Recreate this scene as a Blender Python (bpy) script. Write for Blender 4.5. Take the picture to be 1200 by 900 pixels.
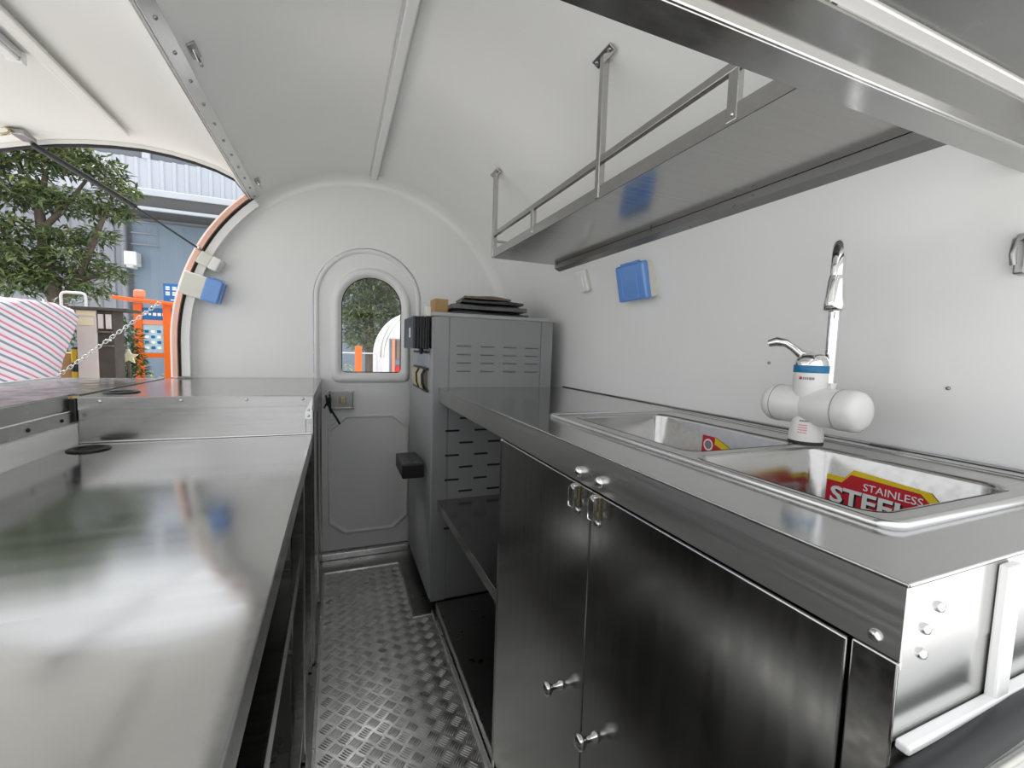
import bpy, bmesh, math, random
from mathutils import Vector, Matrix

for o in list(bpy.data.objects):
    bpy.data.objects.remove(o)
S = bpy.context.scene
COL = S.collection
PI = math.pi
V = Vector

# ------------------------------------------------------------------ camera
cam_d = bpy.data.cameras.new('camera')
cam = bpy.data.objects.new('camera', cam_d)
COL.objects.link(cam)
F_PX = 508.0
cam_d.sensor_fit = 'HORIZONTAL'
cam_d.sensor_width = 36.0
cam_d.lens = F_PX * 36.0 / 1200.0
cam_d.clip_start = 0.01
cam_d.clip_end = 300
CAM = V((0, 0, 1.11))
# axes of the trailer seen by the camera (x right, y down, z forward)
ay = V((395 - 600, 404 - 450, F_PX)).normalized()
ax = V((1250, -2, F_PX)); ax = (ax - ay * ax.dot(ay)).normalized()
az = ax.cross(ay)
right = V((ax.x, ay.x, az.x)); down = V((ax.y, ay.y, az.y)); fwd = V((ax.z, ay.z, az.z))
m = Matrix((right, -down, -fwd)).transposed().to_4x4()
m.translation = CAM
cam.matrix_world = m
S.camera = cam

# ------------------------------------------------------------------ light
w = bpy.data.worlds.new('overcast_sky'); S.world = w
w.use_nodes = True
bg = w.node_tree.nodes['Background']
bg.inputs['Color'].default_value = (0.95, 0.97, 1.0, 1)
bg.inputs['Strength'].default_value = 1.05
sun_d = bpy.data.lights.new('hazy_sun', 'SUN')
sun_d.energy = 5.0
sun_d.angle = math.radians(12)
sun_d.color = (1.0, 0.975, 0.95)
sun = bpy.data.objects.new('hazy_sun', sun_d); COL.objects.link(sun)
sun.rotation_euler = V((0.50, -0.22, -1.0)).to_track_quat('-Z', 'Y').to_euler()

S.view_settings.view_transform = 'Standard'
S.view_settings.look = 'None'
S.view_settings.gamma = 1
S.view_settings.exposure = 0.62
S.view_settings.use_curve_mapping = False

# ------------------------------------------------------------------ materials
M = {}
def mat(name, col, rough=0.5, metal=0.0, noise=0.0, nscale=(8, 8, 8), bump=0.0, bscale=(60, 60, 60),
        rvar=0.0, rscale=(30, 30, 30), spec=0.5, coat=0.0, trans=0.0, emit=None, detail=4, ior=1.45, alpha=1.0, wave=0.0):
    mt = bpy.data.materials.new(name); mt.use_nodes = True
    nt = mt.node_tree; b = nt.nodes['Principled BSDF']
    c4 = (*col, 1)
    b.inputs['Base Color'].default_value = c4
    b.inputs['Roughness'].default_value = rough
    b.inputs['Metallic'].default_value = metal
    b.inputs['Specular IOR Level'].default_value = spec
    b.inputs['Coat Weight'].default_value = coat
    b.inputs['Coat Roughness'].default_value = 0.12
    b.inputs['Transmission Weight'].default_value = trans
    b.inputs['IOR'].default_value = ior
    b.inputs['Alpha'].default_value = alpha
    if emit:
        b.inputs['Emission Color'].default_value = (*emit[0], 1); b.inputs['Emission Strength'].default_value = emit[1]
    tc = nt.nodes.new('ShaderNodeTexCoord')
    def ntex(scale, det=detail):
        mp = nt.nodes.new('ShaderNodeMapping'); mp.inputs['Scale'].default_value = scale
        nt.links.new(tc.outputs['Object'], mp.inputs['Vector'])
        n = nt.nodes.new('ShaderNodeTexNoise'); n.inputs['Detail'].default_value = det
        n.inputs['Scale'].default_value = 1.0
        nt.links.new(mp.outputs[0], n.inputs['Vector'])
        return n
    if noise:
        n = ntex(nscale)
        r = nt.nodes.new('ShaderNodeMapRange')
        r.inputs['From Min'].default_value = 0.3; r.inputs['From Max'].default_value = 0.7
        r.inputs['To Min'].default_value = 1 - noise; r.inputs['To Max'].default_value = 1 + noise
        nt.links.new(n.outputs['Fac'], r.inputs['Value'])
        mx = nt.nodes.new('ShaderNodeVectorMath'); mx.operation = 'SCALE'
        mx.inputs[0].default_value = col
        nt.links.new(r.outputs[0], mx.inputs['Scale'])
        nt.links.new(mx.outputs[0], b.inputs['Base Color'])
    if rvar:
        n = ntex(rscale)
        r = nt.nodes.new('ShaderNodeMapRange')
        r.inputs['From Min'].default_value = 0.3; r.inputs['From Max'].default_value = 0.7
        r.inputs['To Min'].default_value = max(0.02, rough - rvar); r.inputs['To Max'].default_value = rough + rvar
        nt.links.new(n.outputs['Fac'], r.inputs['Value'])
        nt.links.new(r.outputs[0], b.inputs['Roughness'])
    last = None
    if bump:
        n = ntex(bscale)
        bp = nt.nodes.new('ShaderNodeBump'); bp.inputs['Strength'].default_value = bump; bp.inputs['Distance'].default_value = 0.002
        nt.links.new(n.outputs['Fac'], bp.inputs['Height'])
        nt.links.new(bp.outputs[0], b.inputs['Normal']); last = bp
    if wave:
        n = ntex((3.2, 3.2, 3.2), 1)
        bp = nt.nodes.new('ShaderNodeBump'); bp.inputs['Strength'].default_value = 1.0; bp.inputs['Distance'].default_value = wave
        nt.links.new(n.outputs['Fac'], bp.inputs['Height'])
        if last: nt.links.new(last.outputs[0], bp.inputs['Normal'])
        nt.links.new(bp.outputs[0], b.inputs['Normal'])
    M[name] = mt
    return mt

mat('gelcoat', (0.83, 0.83, 0.815), 0.30, noise=0.015, nscale=(3, 3, 3), coat=0.25, wave=0.002)
mat('gelcoat_door', (0.81, 0.81, 0.80), 0.34, coat=0.15, wave=0.001)
mat('lid_cream', (0.79, 0.78, 0.745), 0.40, noise=0.03, nscale=(3, 2, 3), wave=0.004)
mat('steel', (0.46, 0.455, 0.44), 0.20, 1.0, rvar=0.05, rscale=(4, 90, 90), wave=0.0012, noise=0.03, nscale=(3, 120, 120))
mat('steel_top', (0.49, 0.49, 0.485), 0.125, 1.0, rvar=0.02, rscale=(3, 60, 60), wave=0.0012, noise=0.012, nscale=(4, 90, 60))
mat('steel_door', (0.52, 0.52, 0.51), 0.19, 1.0, rvar=0.03, rscale=(30, 90, 4), wave=0.0016)
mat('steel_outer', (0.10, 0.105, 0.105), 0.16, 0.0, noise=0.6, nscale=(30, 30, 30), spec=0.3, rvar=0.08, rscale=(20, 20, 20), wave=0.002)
mat('steel_fascia', (0.58, 0.575, 0.56), 0.36, 1.0, rvar=0.05, rscale=(4, 3, 160), wave=0.001)
mat('steel_dull', (0.36, 0.36, 0.35), 0.32, 1.0, rvar=0.06, rscale=(20, 20, 20))
mat('steel_bright', (0.64, 0.64, 0.63), 0.18, 1.0)
mat('chrome', (0.80, 0.80, 0.80), 0.06, 1.0)
mat('aluminium', (0.62, 0.62, 0.61), 0.30, 1.0, rvar=0.08, rscale=(14, 14, 14), noise=0.06, nscale=(9, 9, 9))
mat('tread', (0.80, 0.79, 0.77), 0.34, 1.0, rvar=0.10, rscale=(10, 10, 10), noise=0.10, nscale=(6, 6, 6))
mat('grey_metal', (0.27, 0.275, 0.275), 0.42, 0.0, noise=0.03, coat=0.1)
mat('pale_grey', (0.36, 0.375, 0.38), 0.40, 0.0)
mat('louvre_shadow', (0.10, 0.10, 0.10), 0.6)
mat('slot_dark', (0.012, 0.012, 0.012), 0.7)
mat('black_rubber', (0.012, 0.012, 0.013), 0.45)
mat('black_plastic', (0.016, 0.016, 0.018), 0.38, noise=0.1)
mat('copper_skin', (0.72, 0.43, 0.34), 0.30, 0.35, noise=0.04)
mat('white_plastic', (0.80, 0.795, 0.77), 0.28, coat=0.2)
mat('ivory_plastic', (0.70, 0.69, 0.62), 0.35)
mat('blue_cover', (0.13, 0.30, 0.70), 0.12, coat=0.5)
mat('blue_band', (0.01, 0.17, 0.36), 0.25)
mat('print_red', (0.55, 0.018, 0.035), 0.35)
mat('print_yellow', (0.80, 0.58, 0.02), 0.35)
mat('print_white', (0.85, 0.85, 0.85), 0.4)
mat('print_black', (0.012, 0.018, 0.022), 0.35)
mat('print_pink', (0.75, 0.35, 0.35), 0.4)
mat('print_grey', (0.25, 0.26, 0.30), 0.4)
mat('led_diffuser', (0.82, 0.82, 0.80), 0.35)
mat('led_body', (0.60, 0.60, 0.60), 0.35, 0.4)
mat('brass', (0.52, 0.45, 0.30), 0.25, 1.0)
mat('cardboard', (0.42, 0.27, 0.12), 0.8, noise=0.08)
mat('grey_card', (0.13, 0.13, 0.13), 0.6, noise=0.2, nscale=(20, 20, 20))
mat('dark_bag', (0.045, 0.047, 0.05), 0.38, noise=0.25, nscale=(20, 20, 20), bump=0.6, bscale=(30, 30, 30))
mat('brown_card', (0.20, 0.15, 0.11), 0.7, noise=0.15)
mat('cable_cream', (0.62, 0.55, 0.36), 0.5)
mat('cable_black', (0.012, 0.012, 0.012), 0.45)
mat('asphalt', (0.51, 0.51, 0.50), 0.9, noise=0.15, nscale=(2, 2, 2))
mat('cladding_pale', (0.52, 0.55, 0.60), 0.5, noise=0.03, nscale=(1, 1, .3))
mat('cladding_grey', (0.27, 0.285, 0.32), 0.5, noise=0.05, nscale=(1, 1, .3))
mat('cladding_blue', (0.21, 0.27, 0.34), 0.5, noise=0.06, nscale=(1, 1, .4))
mat('band_glass', (0.16, 0.18, 0.20), 0.25)
mat('soffit_dark', (0.10, 0.10, 0.10), 0.7)
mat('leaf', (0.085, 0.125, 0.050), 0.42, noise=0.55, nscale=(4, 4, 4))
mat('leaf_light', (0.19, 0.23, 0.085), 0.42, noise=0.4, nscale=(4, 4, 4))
mat('leaf_hedge', (0.035, 0.085, 0.022), 0.45, noise=0.4, nscale=(9, 9, 9))
mat('bark', (0.12, 0.095, 0.075), 0.9, noise=0.3, nscale=(20, 20, 6))
mat('orange_paint', (0.75, 0.14, 0.015), 0.38)
mat('orange_pale', (0.75, 0.27, 0.16), 0.45)
mat('sign_blue', (0.015, 0.13, 0.36), 0.35)
mat('poster', (0.40, 0.55, 0.60), 0.5, noise=0.2, nscale=(14, 14, 14))
mat('door_cream', (0.52, 0.47, 0.44), 0.6, noise=0.04)
mat('plate_cream', (0.62, 0.54, 0.38), 0.6)
mat('wood_dark', (0.055, 0.045, 0.038), 0.7, noise=0.2)
mat('star_cream', (0.62, 0.62, 0.40), 0.6)
mat('car_white', (0.72, 0.72, 0.72), 0.3, coat=0.3)
mat('red_paint', (0.55, 0.03, 0.025), 0.4)
mat('yellow_paint', (0.55, 0.38, 0.02), 0.5)
mat('pipe_white', (0.6, 0.6, 0.6), 0.5)
# clear glazing
g = bpy.data.materials.new('window_glass'); g.use_nodes = True
nt = g.node_tree; nt.nodes.clear()
out = nt.nodes.new('ShaderNodeOutputMaterial'); mix = nt.nodes.new('ShaderNodeMixShader')
tr = nt.nodes.new('ShaderNodeBsdfTransparent'); gl = nt.nodes.new('ShaderNodeBsdfGlossy')
gl.inputs['Roughness'].default_value = 0.02
lw = nt.nodes.new('ShaderNodeFresnel'); lw.inputs['IOR'].default_value = 1.28
nt.links.new(lw.outputs[0], mix.inputs[0]); nt.links.new(tr.outputs[0], mix.inputs[1]); nt.links.new(gl.outputs[0], mix.inputs[2])
nt.links.new(mix.outputs[0], out.inputs[0]); M['glass'] = g
# striped woven tarpaulin: bands printed along the cloth (UV v)
t = bpy.data.materials.new('striped_tarp'); t.use_nodes = True
nt = t.node_tree; b = nt.nodes['Principled BSDF']; b.inputs['Roughness'].default_value = 0.55
uv = nt.nodes.new('ShaderNodeUVMap'); sp = nt.nodes.new('ShaderNodeSeparateXYZ'); nt.links.new(uv.outputs[0], sp.inputs[0])
fr = nt.nodes.new('ShaderNodeMath'); fr.operation = 'FRACT'; nt.links.new(sp.outputs['Y'], fr.inputs[0])
cr = nt.nodes.new('ShaderNodeValToRGB'); cr.color_ramp.interpolation = 'CONSTANT'
els = cr.color_ramp.elements
els[0].position = 0; els[0].color = (0.50, 0.485, 0.51, 1)
els[1].position = 0.26; els[1].color = (0.15, 0.16, 0.21, 1)
for p, c in ((0.46, (0.50, 0.485, 0.51, 1)), (0.72, (0.45, 0.12, 0.20, 1)), (0.88, (0.50, 0.40, 0.44, 1))):
    e = els.new(p); e.color = c
nt.links.new(fr.outputs[0], cr.inputs[0]); nt.links.new(cr.outputs[0], b.inputs['Base Color'])
M['striped_tarp'] = t

# ------------------------------------------------------------------ helpers
W = {}
def bmn(): return bmesh.new()

def box(bm, x0, x1, y0, y1, z0, z1, bev=0.0, seg=2, rot=None):
    r = bmesh.ops.create_cube(bm, size=1.0)
    vs = r['verts']
    c = V(((x0 + x1) / 2, (y0 + y1) / 2, (z0 + z1) / 2))
    for v in vs:
        v.co = V((v.co.x * (x1 - x0), v.co.y * (y1 - y0), v.co.z * (z1 - z0)))
        if rot: v.co = rot @ v.co
        v.co += c
    if bev:
        es = list({e for v in vs for e in v.link_edges})
        bmesh.ops.bevel(bm, geom=es, offset=bev, segments=seg, affect='EDGES', profile=0.5)
    return bm

def frame(d):
    d = d.normalized()
    a = V((0, 0, 1)) if abs(d.z) < 0.9 else V((1, 0, 0))
    u = d.cross(a).normalized(); return u, d.cross(u).normalized()

def cyl(bm, p0, p1, r0, r1=None, n=16, caps=True):
    p0, p1 = V(p0), V(p1); r1 = r0 if r1 is None else r1
    u, v = frame(p1 - p0)
    A = []; B = []
    for i in range(n):
        a = 2 * PI * i / n; d = u * math.cos(a) + v * math.sin(a)
        A.append(bm.verts.new(p0 + d * r0)); B.append(bm.verts.new(p1 + d * r1))
    for i in range(n):
        f = bm.faces.new((A[i], A[(i + 1) % n], B[(i + 1) % n], B[i])); f.smooth = True
    if caps:
        bm.faces.new(A[::-1]); bm.faces.new(B)
    return bm

def tube(bm, pts, r, n=10, caps=True):
    pts = [V(p) for p in pts]
    rr = r if isinstance(r, (list, tuple)) else [r] * len(pts)
    rings = []
    u = None
    for i, p in enumerate(pts):
        d = (pts[min(i + 1, len(pts) - 1)] - pts[max(i - 1, 0)]).normalized()
        if u is None: u, v = frame(d)
        else:
            u = (u - d * u.dot(d)).normalized(); v = d.cross(u)
        rings.append([bm.verts.new(p + (u * math.cos(2 * PI * k / n) + v * math.sin(2 * PI * k / n)) * rr[i]) for k in range(n)])
    for a, b in zip(rings, rings[1:]):
        for k in range(n):
            f = bm.faces.new((a[k], a[(k + 1) % n], b[(k + 1) % n], b[k])); f.smooth = True
    if caps:
        bm.faces.new(rings[0][::-1]); bm.faces.new(rings[-1])
    return bm

def lathe(bm, prof, origin, axis=(0, 0, 1), n=28):
    """prof: (radius, height along the axis)"""
    o = V(origin); d = V(axis).normalized(); u, v = frame(d)
    rings = []
    for r, h in prof:
        if r < 1e-6: rings.append([bm.verts.new(o + d * h)])
        else: rings.append([bm.verts.new(o + d * h + (u * math.cos(2 * PI * k / n) + v * math.sin(2 * PI * k / n)) * r) for k in range(n)])
    for a, b in zip(rings, rings[1:]):
        for k in range(n):
            k2 = (k + 1) % n
            if len(a) == 1 and len(b) == 1: continue
            if len(a) == 1: f = bm.faces.new((a[0], b[k2], b[k]))
            elif len(b) == 1: f = bm.faces.new((a[k], a[k2], b[0]))
            else: f = bm.faces.new((a[k], a[k2], b[k2], b[k]))
            f.smooth = True
    return bm

def plate(bm, loops, f3, nvec, th):
    """flat piece with holes: loops in 2D (first = outline), f3 maps (a,b) to 3D, thickness th along nvec"""
    edges = []; lv = []
    for lp in loops:
        vs = [bm.verts.new(f3(a, b)) for a, b in lp]; lv.append(vs)
        for i in range(len(vs)): edges.append(bm.edges.new((vs[i], vs[(i + 1) % len(vs)])))
    r = bmesh.ops.triangle_fill(bm, use_beauty=True, use_dissolve=False, edges=edges, normal=V(nvec))
    faces = [x for x in r['geom'] if isinstance(x, bmesh.types.BMFace)]
    off = V(nvec).normalized() * -th
    mp = {v: bm.verts.new(v.co + off) for vs in lv for v in vs}
    for f in faces: bm.faces.new([mp[v] for v in reversed(f.verts)])
    for vs in lv:
        for i in range(len(vs)):
            a, b = vs[i], vs[(i + 1) % len(vs)]
            bm.faces.new((a, mp[a], mp[b], b))
    return bm

def loft(bm, loops, close_last=False, smooth=True):
    rings = [[bm.verts.new(p) for p in lp] for lp in loops]
    for a, b in zip(rings, rings[1:]):
        n = len(a)
        for k in range(n):
            f = bm.faces.new((a[k], a[(k + 1) % n], b[(k + 1) % n], b[k])); f.smooth = smooth
    if close_last: bm.faces.new(rings[-1]).smooth = False
    return bm

def rrect(x0, x1, y0, y1, r, n=6):
    pts = []
    for cx, cy, a0 in ((x1 - r, y0 + r, -PI / 2), (x1 - r, y1 - r, 0), (x0 + r, y1 - r, PI / 2), (x0 + r, y0 + r, PI)):
        for i in range(n + 1):
            a = a0 + (PI / 2) * i / n
            pts.append((cx + r * math.cos(a), cy + r * math.sin(a)))
    return pts

def arch(cx, hw, zb, zs, n=24, r=0.0):
    """arch outline: bottom zb, springing zs, half width hw; r rounds the bottom corners"""
    p = []
    if r:
        for i in range(5):
            a = -PI + (PI / 2) * i / 4; p.append((cx - hw + r + r * math.cos(a), zb + r + r * math.sin(a)))
        for i in range(5):
            a = -PI / 2 + (PI / 2) * i / 4; p.append((cx + hw - r + r * math.cos(a), zb + r + r * math.sin(a)))
    else:
        p += [(cx - hw, zb), (cx + hw, zb)]
    for i in range(n + 1):
        a = PI * i / n; p.append((cx + hw * math.cos(a), zs + hw * math.sin(a)))
    return p

def obj(name, bm, material, parent=None, smooth=None, bevel=0.0):
    bmesh.ops.recalc_face_normals(bm, faces=bm.faces)
    if parent is not None:
        L = W.get(parent.as_pointer(), V((0, 0, 0)))
        bmesh.ops.translate(bm, verts=bm.verts, vec=-L)
    for e in bm.edges:
        if len(e.link_faces) == 2 and e.link_faces[0].smooth != e.link_faces[1].smooth: e.smooth = False
    me = bpy.data.meshes.new(name); bm.to_mesh(me); bm.free()
    if smooth is not None: 
        for p in me.polygons: p.use_smooth = smooth
    me.materials.append(M[material])
    o = bpy.data.objects.new(name, me); COL.objects.link(o)
    if parent is not None:
        o.parent = parent; W[o.as_pointer()] = W.get(parent.as_pointer(), V((0, 0, 0)))
    if bevel:
        md = o.modifiers.new('edge', 'BEVEL'); md.width = bevel; md.segments = 2; md.limit_method = 'ANGLE'
    return o

def thing(name, label, cat, loc=(0, 0, 0), group=None):
    o = bpy.data.objects.new(name, None); COL.objects.link(o)
    o.empty_display_size = 0.05
    o.location = loc; W[o.as_pointer()] = V(loc)
    return tag(o, label, cat, group)

def tag(o, label, cat=None, group=None):
    o['label'] = label
    if cat: o['category'] = cat
    if group: o['group'] = group
    return o

def struct(name, bm, material, label=None, cat=None, **k):
    o = obj(name, bm, material, **k); o['kind'] = 'structure'
    if label: o['label'] = label
    if cat: o['category'] = cat
    return o

def one(name, bm, material, label, cat, group=None, **k):
    return tag(obj(name, bm, material, **k), label, cat, group)

def copies(src, parent, places):
    """more of one small part: src sits at its place; the others share its mesh (offset from src)"""
    for d in places:
        c = src.copy(); COL.objects.link(c); c.parent = parent; c.location = src.location + V(d)

def text_bm(body, size, place, extrude=0.0004, bold=0.0):
    """flat lettering as a mesh; place: 4x4 matrix"""
    cu = bpy.data.curves.new('lettering', 'FONT'); cu.body = body; cu.size = size; cu.extrude = extrude; cu.offset = bold
    cu.resolution_u = 3
    to = bpy.data.objects.new('lettering', cu); COL.objects.link(to)
    dg = bpy.context.evaluated_depsgraph_get()
    me = bpy.data.meshes.new_from_object(to.evaluated_get(dg))
    bpy.data.objects.remove(to)
    bm = bmesh.new(); bm.from_mesh(me); bpy.data.meshes.remove(me)
    return bm, place

def add_text(name, body, size, place, material, parent, stretch=(1, 1), bold=0.0):
    bm, pl = text_bm(body, size, place, bold=bold)
    bmesh.ops.scale(bm, vec=(stretch[0], stretch[1], 1), verts=bm.verts)
    bmesh.ops.transform(bm, matrix=pl, verts=bm.verts)
    return obj(name, bm, material, parent)

# ================================================================== the trailer shell
CX, CZ, RA, RB = 0.155, 1.09, 0.80, 0.868
Y0, YD, TH = 0.12, 2.38, 0.032
def prof(a):                                  # angle in degrees round the barrel roof
    r = math.radians(a); p = V((CX + RA * math.cos(r), CZ + RB * math.sin(r)))
    nn = V((math.cos(r) / RA, math.sin(r) / RB)).normalized()
    return p, nn
def shell(bm, pts, ys, th=TH, fillet=0.05):
    """pts: list of (point2d, outward normal2d); ys: y range; the far end rolls into the end wall"""
    rows = []
    y0, y1 = ys
    steps = [(y0 + (y1 - fillet - y0) * i / 6, 0) for i in range(7)] if fillet else [(y0, 0), (y1, 0)]
    if fillet:
        for i in range(1, 7):
            t_ = PI / 2 * i / 6; steps.append((y1 - fillet + fillet * math.sin(t_), fillet * (1 - math.cos(t_))))
    for y, off in steps:
        rows.append([bm.verts.new((p.x - n_.x * off, y, p.y - n_.y * off)) for p, n_ in pts])
    outer = [[bm.verts.new((p.x + n_.x * th, y, p.y + n_.y * th)) for p, n_ in pts] for y in (steps[0][0], steps[-1][0])]
    for a, b in zip(rows, rows[1:]):
        for k in range(len(a) - 1):
            f = bm.faces.new((a[k], a[k + 1], b[k + 1], b[k])); f.smooth = True
    for k in range(len(pts) - 1):
        f = bm.faces.new((outer[0][k], outer[1][k], outer[1][k + 1], outer[0][k + 1])); f.smooth = True
        bm.faces.new((rows[0][k], outer[0][k], outer[0][k + 1], rows[0][k + 1]))
        bm.faces.new((rows[-1][k], rows[-1][k + 1], outer[1][k + 1], outer[1][k]))
    for k in (0, -1):
        col = [r[k] for r in rows]
        bm.faces.new(col + [outer[1][k], outer[0][k]])
    return bm
def wallpts(zs, side):
    x = CX + side * RA
    return [(V((x, z)), V((side, 0))) for z in zs]

HINGE = 129.5
bm = bmn(); shell(bm, wallpts([0, .3, .6, .9, 1.0, 1.06], 1) + [prof(a) for a in range(0, 37, 2)], (Y0, YD))
struct('wall_right', bm, 'gelcoat', 'glossy white side wall curving up behind the sink counter', 'wall')
bm = bmn(); shell(bm, [prof(36 + (HINGE - 36) * i / 50) for i in range(51)], (Y0, YD))
struct('ceiling', bm, 'gelcoat', 'white barrel-vaulted ceiling of the trailer', 'ceiling')
# serving side: wall below the hatch and the strip beyond it
YO = 2.322
XWL = -.677                                  # recessed wall below the serving hatch
bm = bmn(); shell(bm, [(V((XWL, z)), V((-1, 0))) for z in (0, .3, .6, .868)], (Y0, YD), fillet=0)
wl = struct('wall_left', bm, 'gelcoat', 'white serving-side wall below the open hatch', 'wall')
bm = bmn(); shell(bm, [prof(HINGE + (180 - HINGE) * i / 26) for i in range(27)] + wallpts([1.0, .97, .946], -1), (YO, YD), fillet=0.05)
obj('wall_strip', bm, 'gelcoat', wl)
bm = bmn(); shell(bm, [prof(HINGE + (180 - HINGE) * i / 26) for i in range(27)] + wallpts([1.0, .94, .869], -1), (Y0, Y0 + .06), fillet=0)
obj('wall_strip', bm, 'gelcoat', wl)
# rim of the hatch opening: white return, black seal, copper outer skin
rimpts = [prof(HINGE + (180 - HINGE) * i / 30) for i in range(31)] + wallpts([1.04, 1.0, .95], -1)
def sweep_band(bm, off0, off1, y0, y1):
    loops = []
    for p, n_ in rimpts:
        a = p + n_ * off0; b_ = p + n_ * off1
        loops.append([V((a.x, y0, a.y)), V((b_.x, y0, b_.y)), V((b_.x, y1, b_.y)), V((a.x, y1, a.y))])
    return loft(bm, loops, smooth=False)
struct('trim_1', sweep_band(bmn(), .0005, .018, 2.298, 2.3205), 'copper_skin', 'copper-coloured outer skin round the hatch opening', 'trim')
struct('trim_5', sweep_band(bmn(), -.040, -.0085, 2.318, 2.338), 'gelcoat', 'white rounded moulding inside the hatch opening', 'trim')
struct('trim_2', tube(bmn(), [(p.x - n_.x * .004, 2.319, p.y - n_.y * .004) for p, n_ in rimpts], .0045, 8), 'black_rubber', 'black rubber seal on the rim of the hatch opening', 'seal')

# end wall with the arched door
DX, DHW, DZS = 0.155, 0.266, 1.341
def f_end(y): return lambda a, b: V((a, y, b))
outline = [(CX + RA + TH, 0)] + [((prof(a)[0] + prof(a)[1] * TH).x, (prof(a)[0] + prof(a)[1] * TH).y) for a in range(0, 181, 3)] + [(CX - RA - TH, 0)]
hole = arch(DX, DHW, .022, DZS, 30)
struct('wall_back', plate(bmn(), [outline, hole], f_end(YD), (0, -1, 0), .035), 'gelcoat', 'white rounded end wall round the arched door', 'wall')
d1 = struct('door_1', plate(bmn(), [arch(DX, DHW - .005, .026, DZS, 30), arch(.169, .149, .969, 1.312, 24)], f_end(YD + .004), (0, -1, 0), .03),
            'gelcoat_door', 'white arched end door with an arched window', 'door')
# soft raised border of the door
bm = bmn()
lp = []
for hw_, dy in ((DHW - .004, .003), (DHW - .008, -.006), (DHW - .02, -.008), (DHW - .028, .003)):
    lp.append([V((a, YD + dy, b)) for a, b in arch(DX, hw_, .03, DZS, 40)])
loft(bm, lp); obj('border_moulding', bm, 'gelcoat_door', d1)
bm = bmn(); lp = []
for g_, dy in ((.048, .004), (.042, -.010), (.030, -.016), (.012, -.012), (.0, .004), (-.001, .03)):
    lp.append([V((a, YD + dy, b)) for a, b in arch(.169, .149 + g_, .969 - g_ * 1.1, 1.312, 32, r=.02 + g_ * .4)])
loft(bm, lp); fr_ = obj('window_frame', bm, 'gelcoat_door', d1)
obj('pane', plate(bmn(), [arch(.169, .152, .966, 1.312, 24)], f_end(YD + .016), (0, -1, 0), .004), 'glass', d1)
obj('window_gasket', loft(bmn(), [[V((a, YD + dy, b)) for a, b in arch(.169, .149 - g_, .969 + g_, 1.312, 32, r=.012)] for g_, dy in ((0, .010), (.0045, .010), (.0045, .016), (0, .016))]), 'black_rubber', d1)
# pressed lower panel with clipped corners
def octa(g_):
    x0, x1, z0, z1, c = -.045 + g_, .365 - g_, .115 + g_, .75 - g_, .075
    return [(x0 + c, z0), (x1 - c, z0), (x1, z0 + c * .85), (x1, z1 - c * .85), (x1 - c, z1), (x0 + c, z1), (x0, z1 - c * .85), (x0, z0 + c * .85)]
obj('pressed_panel', loft(bmn(), [[V((a, YD + dy, b)) for a, b in octa(g_)] for g_, dy in ((0, .004), (.004, -.009), (.012, -.009), (.018, .0035))], smooth=True), 'gelcoat_door', d1)
lk = obj('lock_case', box(bmn(), -.036, .076, YD - .024, YD + .003, .786, .874, .004), 'steel_dull', d1)
obj('lock_bolt', box(bmn(), .012, .042, YD - .034, YD - .023, .812, .85, .003), 'brass', lk)
obj('lock_rail', box(bmn(), -.04, .08, YD - .03, YD - .020, .868, .876, .001), 'steel_bright', lk)
obj('lock_rail', box(bmn(), -.04, .08, YD - .03, YD - .020, .784, .792, .001), 'steel_bright', lk)
# black lead tied to the lock
bm = bmn(); tube(bm, [(-.05, 2.30, .86), (-.045, 2.27, .83), (-.03, 2.26, .80), (.0, 2.27, .745), (.012, 2.28, .72)], .005, 6)
lead = one('black_lead', bm, 'cable_black', 'knotted black lead hanging beside the door lock', 'cable')
bm = bmn()
for i in range(5):
    tube(bm, [(-.058 + .006 * i, 2.295 - .01 * i, .80 + .018 * i), (-.045 + .004 * i, 2.25, .83 - .012 * i), (-.03, 2.29 - .006 * i, .815 + .01 * i)], .0045, 6)
obj('knot', bm, 'cable_black', lead)

# near end: sill of the end hatch (the photographer stands outside it)
bm = bmn(); box(bm, CX - RA - TH, CX + RA + TH, .092, .146, 0, .806, .004)
wf = struct('wall_front', bm, 'gelcoat', 'white body sill under the near end hatch', 'wall')
obj('sill_ledge', box(bmn(), .381, .94, .159, .1685, .826, .8335, .002), 'gelcoat', wf)
obj('corner_post', box(bmn(), .506, .528, .1605, .1685, .80, .9465, .002), 'gelcoat', wf)
obj('sill_upstand', box(bmn(), CX - RA, CX + RA, .146, .166, .77, .812, .002), 'gelcoat', wf)
bm = bmn(); tube(bm, [(-.60, .152, .817), (.30, .152, .817), (.40, .152, .818), (.48, .152, .821), (.53, .1515, .824), (.57, .151, .824), (.65, .150, .820), (.93, .150, .817)], .0118, 12)
sl = struct('trim_3', bm, 'black_rubber', 'thick black rubber seal along the near sill', 'seal')
bm = bmn(); tube(bm, [(-.60, .139, .8085), (.93, .139, .8085)], .0024, 8); obj('seal_bead', bm, 'ivory_plastic', sl)

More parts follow.
